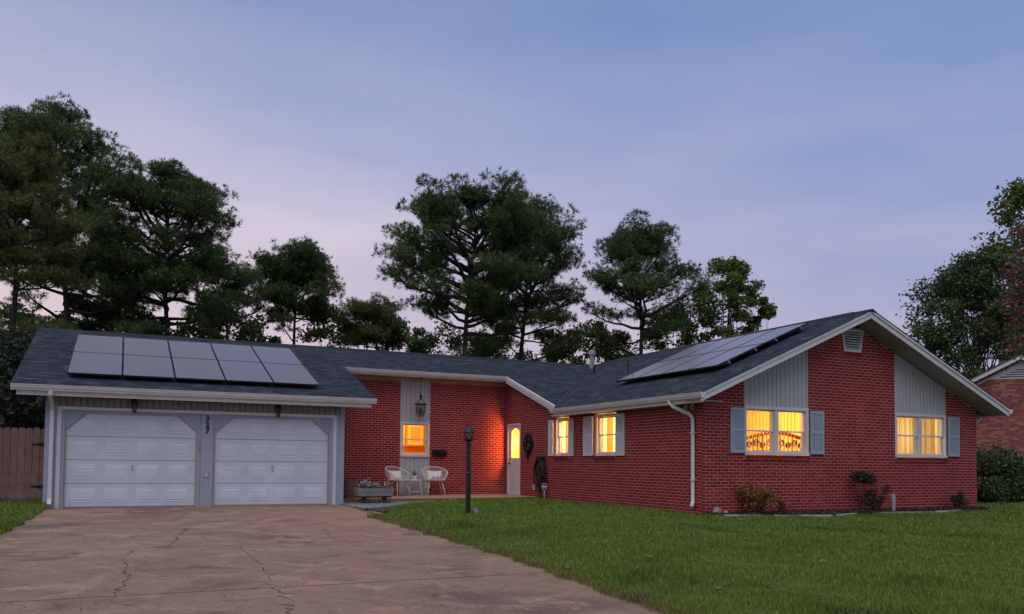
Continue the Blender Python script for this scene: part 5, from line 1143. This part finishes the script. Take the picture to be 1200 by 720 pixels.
for i, (yy, lb) in enumerate(((14.40, 'white security camera under the eave nearest the downspout'), (14.18, 'white security camera under the eave nearest the gable corner'))):
    t = thing('security_camera', lb, 'camera', (Xs - .12, yy, 2.39), 'security cameras under the eave'); dv = Vector((-.45, -.75, -.25)).normalized(); p = Vector((Xs - .18, yy, 2.31))
    m = MB(); m.tube([p - dv * .06, p + dv * .06], .035, 12); m.build('body', 'plastic_white', t); m = MB(); m.tube([p + dv * .061, p + dv * .066], .026, 12); m.build('lens', 'screen_dark', t); m = MB(); m.tube([p - dv * .03, (Xs - .16, yy, 2.392)], .012, 6); m.build('mount', 'plastic_white', t)

# ------------------------------------------------------------------ grass
def in_lawn(x, y):
    er = np.interp(y, [p[0] for p in EDGE_R], [p[1] for p in EDGE_R]); el = np.interp(y, [p[0] for p in EDGE_L], [p[1] for p in EDGE_L])
    er = er + .035 * np.sin(y * 5.3 + 4) + .02 * np.sin(y * 13.1 + 8) - .03 - .10 * np.abs(np.sin(x * 91.7 + y * 57.3)) ** 3; el = el + .035 * np.sin(y * 5.3 + 1) + .03
    bed = (x > 11) & (x < 19.95) & (y > np.interp(x, [p[0] for p in outl[:10]], [p[1] for p in outl[:10]]) - .0)
    right = (x > er) & ~((x > 11.08) & (x < 19.85) & (y > 14.0)) & ~bed & ~((y > 21.3) & (x < 11.2))
    left = (x < el) & ~((x > -1.5) & (y > 20.6))
    return (right & (y < 23)) | (left & (y < 22.6))
def blades(n, x0, x1, y0, y1, hmin, hmax, wid, m_, name, lab, acc=None, seed=1):
    r = np.random.default_rng(seed); x = r.uniform(x0, x1, n); y = r.uniform(y0, y1, n)
    dist = np.hypot(x, y); keep = r.uniform(0, 1, n) < np.clip((8.0 / dist) ** 1.3, .02, 1); keep &= in_lawn(x, y)
    if acc is not None: keep &= acc(x, y)
    fx = (x * math.cos(YAW) - y * math.sin(YAW)); fy = x * math.sin(YAW) + y * math.cos(YAW); keep &= (np.abs(fx) < .66 * fy + 2.5)
    x, y, dist = x[keep], y[keep], dist[keep]; n = len(x)
    z = gz(x, y) - .008
    hgt = r.uniform(hmin, hmax, n) * (1 + .35 * np.sin(x * 1.7 + y) * np.sin(y * 2.1) + .35 * np.sin(x * 6.1 + 2 * np.sin(y * 3)) * np.sin(y * 4.7 + x)); w = wid * np.maximum(1, dist / 8) * r.uniform(.7, 1.3, n); a = r.uniform(0, 6.283, n); b = r.uniform(0, 6.283, n); ln = r.uniform(.1, .75, n) * hgt
    c = np.c_[x, y, z]; s = np.c_[np.cos(a), np.sin(a), 0 * a] * w[:, None]; l1 = np.c_[np.cos(b) * ln * .3, np.sin(b) * ln * .3, hgt * .6]; l2 = np.c_[np.cos(b) * ln, np.sin(b) * ln, hgt]
    Vx = np.stack([c - s, c + s, c + l1 + s * .7, c + l1 - s * .7, c + l2], 1).reshape(-1, 3); k_ = 5 * np.arange(n)[:, None]
    tri = np.concatenate([k_ + [0, 1, 2], k_ + [0, 2, 3], k_ + [3, 2, 4]], 0)
    npmesh(name, Vx, tri, m_, None, kind='stuff', label=lab, category='grass')
    return n
nb1 = blades(1400000, 3.5, 27, 3.5, 23, .035, .075, .0042, 'grass_blade', 'lawn_grass', 'short green lawn grass in front of the house', seed=2)
nb2 = blades(260000, -8, -1.3, 11, 22.6, .05, .13, .005, 'grass_blade', 'rough_grass', 'rough uncut grass between the driveway and the fence', seed=3)
def near_edge(x, y): er = np.interp(y, [p[0] for p in EDGE_R], [p[1] for p in EDGE_R]); return (x - er < .09) & (y < 17)
nb3 = blades(45000, 3.8, 5.4, 4, 17, .03, .09, .004, 'dry_grass', 'dry_grass', 'dry straw coloured grass along the driveway edge', acc=near_edge, seed=4)
_rc = np.random.default_rng(8); _cc = _rc.uniform([4.6, 4], [24, 16], (420, 2)); _cr = _rc.uniform(.03, .10, 420)
def near_clump(x, y):
    k_ = np.zeros(len(x), bool)
    for (cx, cy), cr in zip(_cc, _cr): k_ |= (x - cx) ** 2 + (y - cy) ** 2 < cr * cr
    return k_
blades(420000, 4.5, 24, 4, 16, .05, .105, .0045, 'grass_blade', 'grass_tufts', 'taller uncut tufts scattered through the lawn', acc=near_clump, seed=6)
# scattered fallen leaves on the lawn
LEAFL = ['curled brown leaf on the lawn nearest the driveway', 'brown leaf in the middle of the foreground lawn', 'brown leaf on the lawn below the gable window', 'brown leaf on the lawn below the downspout']
for i, (u, v) in enumerate(((664, 656), (842, 678), (964, 653), (760, 650))):
    d = (pix(u, 1, v) - Vector((0, 0, CAMZ))); t_ = (-.06 - CAMZ) / d.z; p = Vector((0, 0, CAMZ)) + d * t_; p.z = float(gz(p.x, p.y)) + .05; random.seed(i + 3); m = MB(); n_ = 9
    m.add([p + Vector((0, 0, .02))] + [p + Vector((.06 * math.cos(k_ * .7) * random.uniform(.6, 1.2), .05 * math.sin(k_ * .7) * random.uniform(.6, 1.2), random.uniform(-.01, .025))) for k_ in range(n_)], [(0, 1 + k_, 1 + (k_ + 1) % n_) for k_ in range(n_)])
    m.build('fallen_leaf', 'barrel_wood', None, label=LEAFL[i], category='leaf', group='fallen leaves on the lawn')
print('blades', nb1, nb2, nb3)
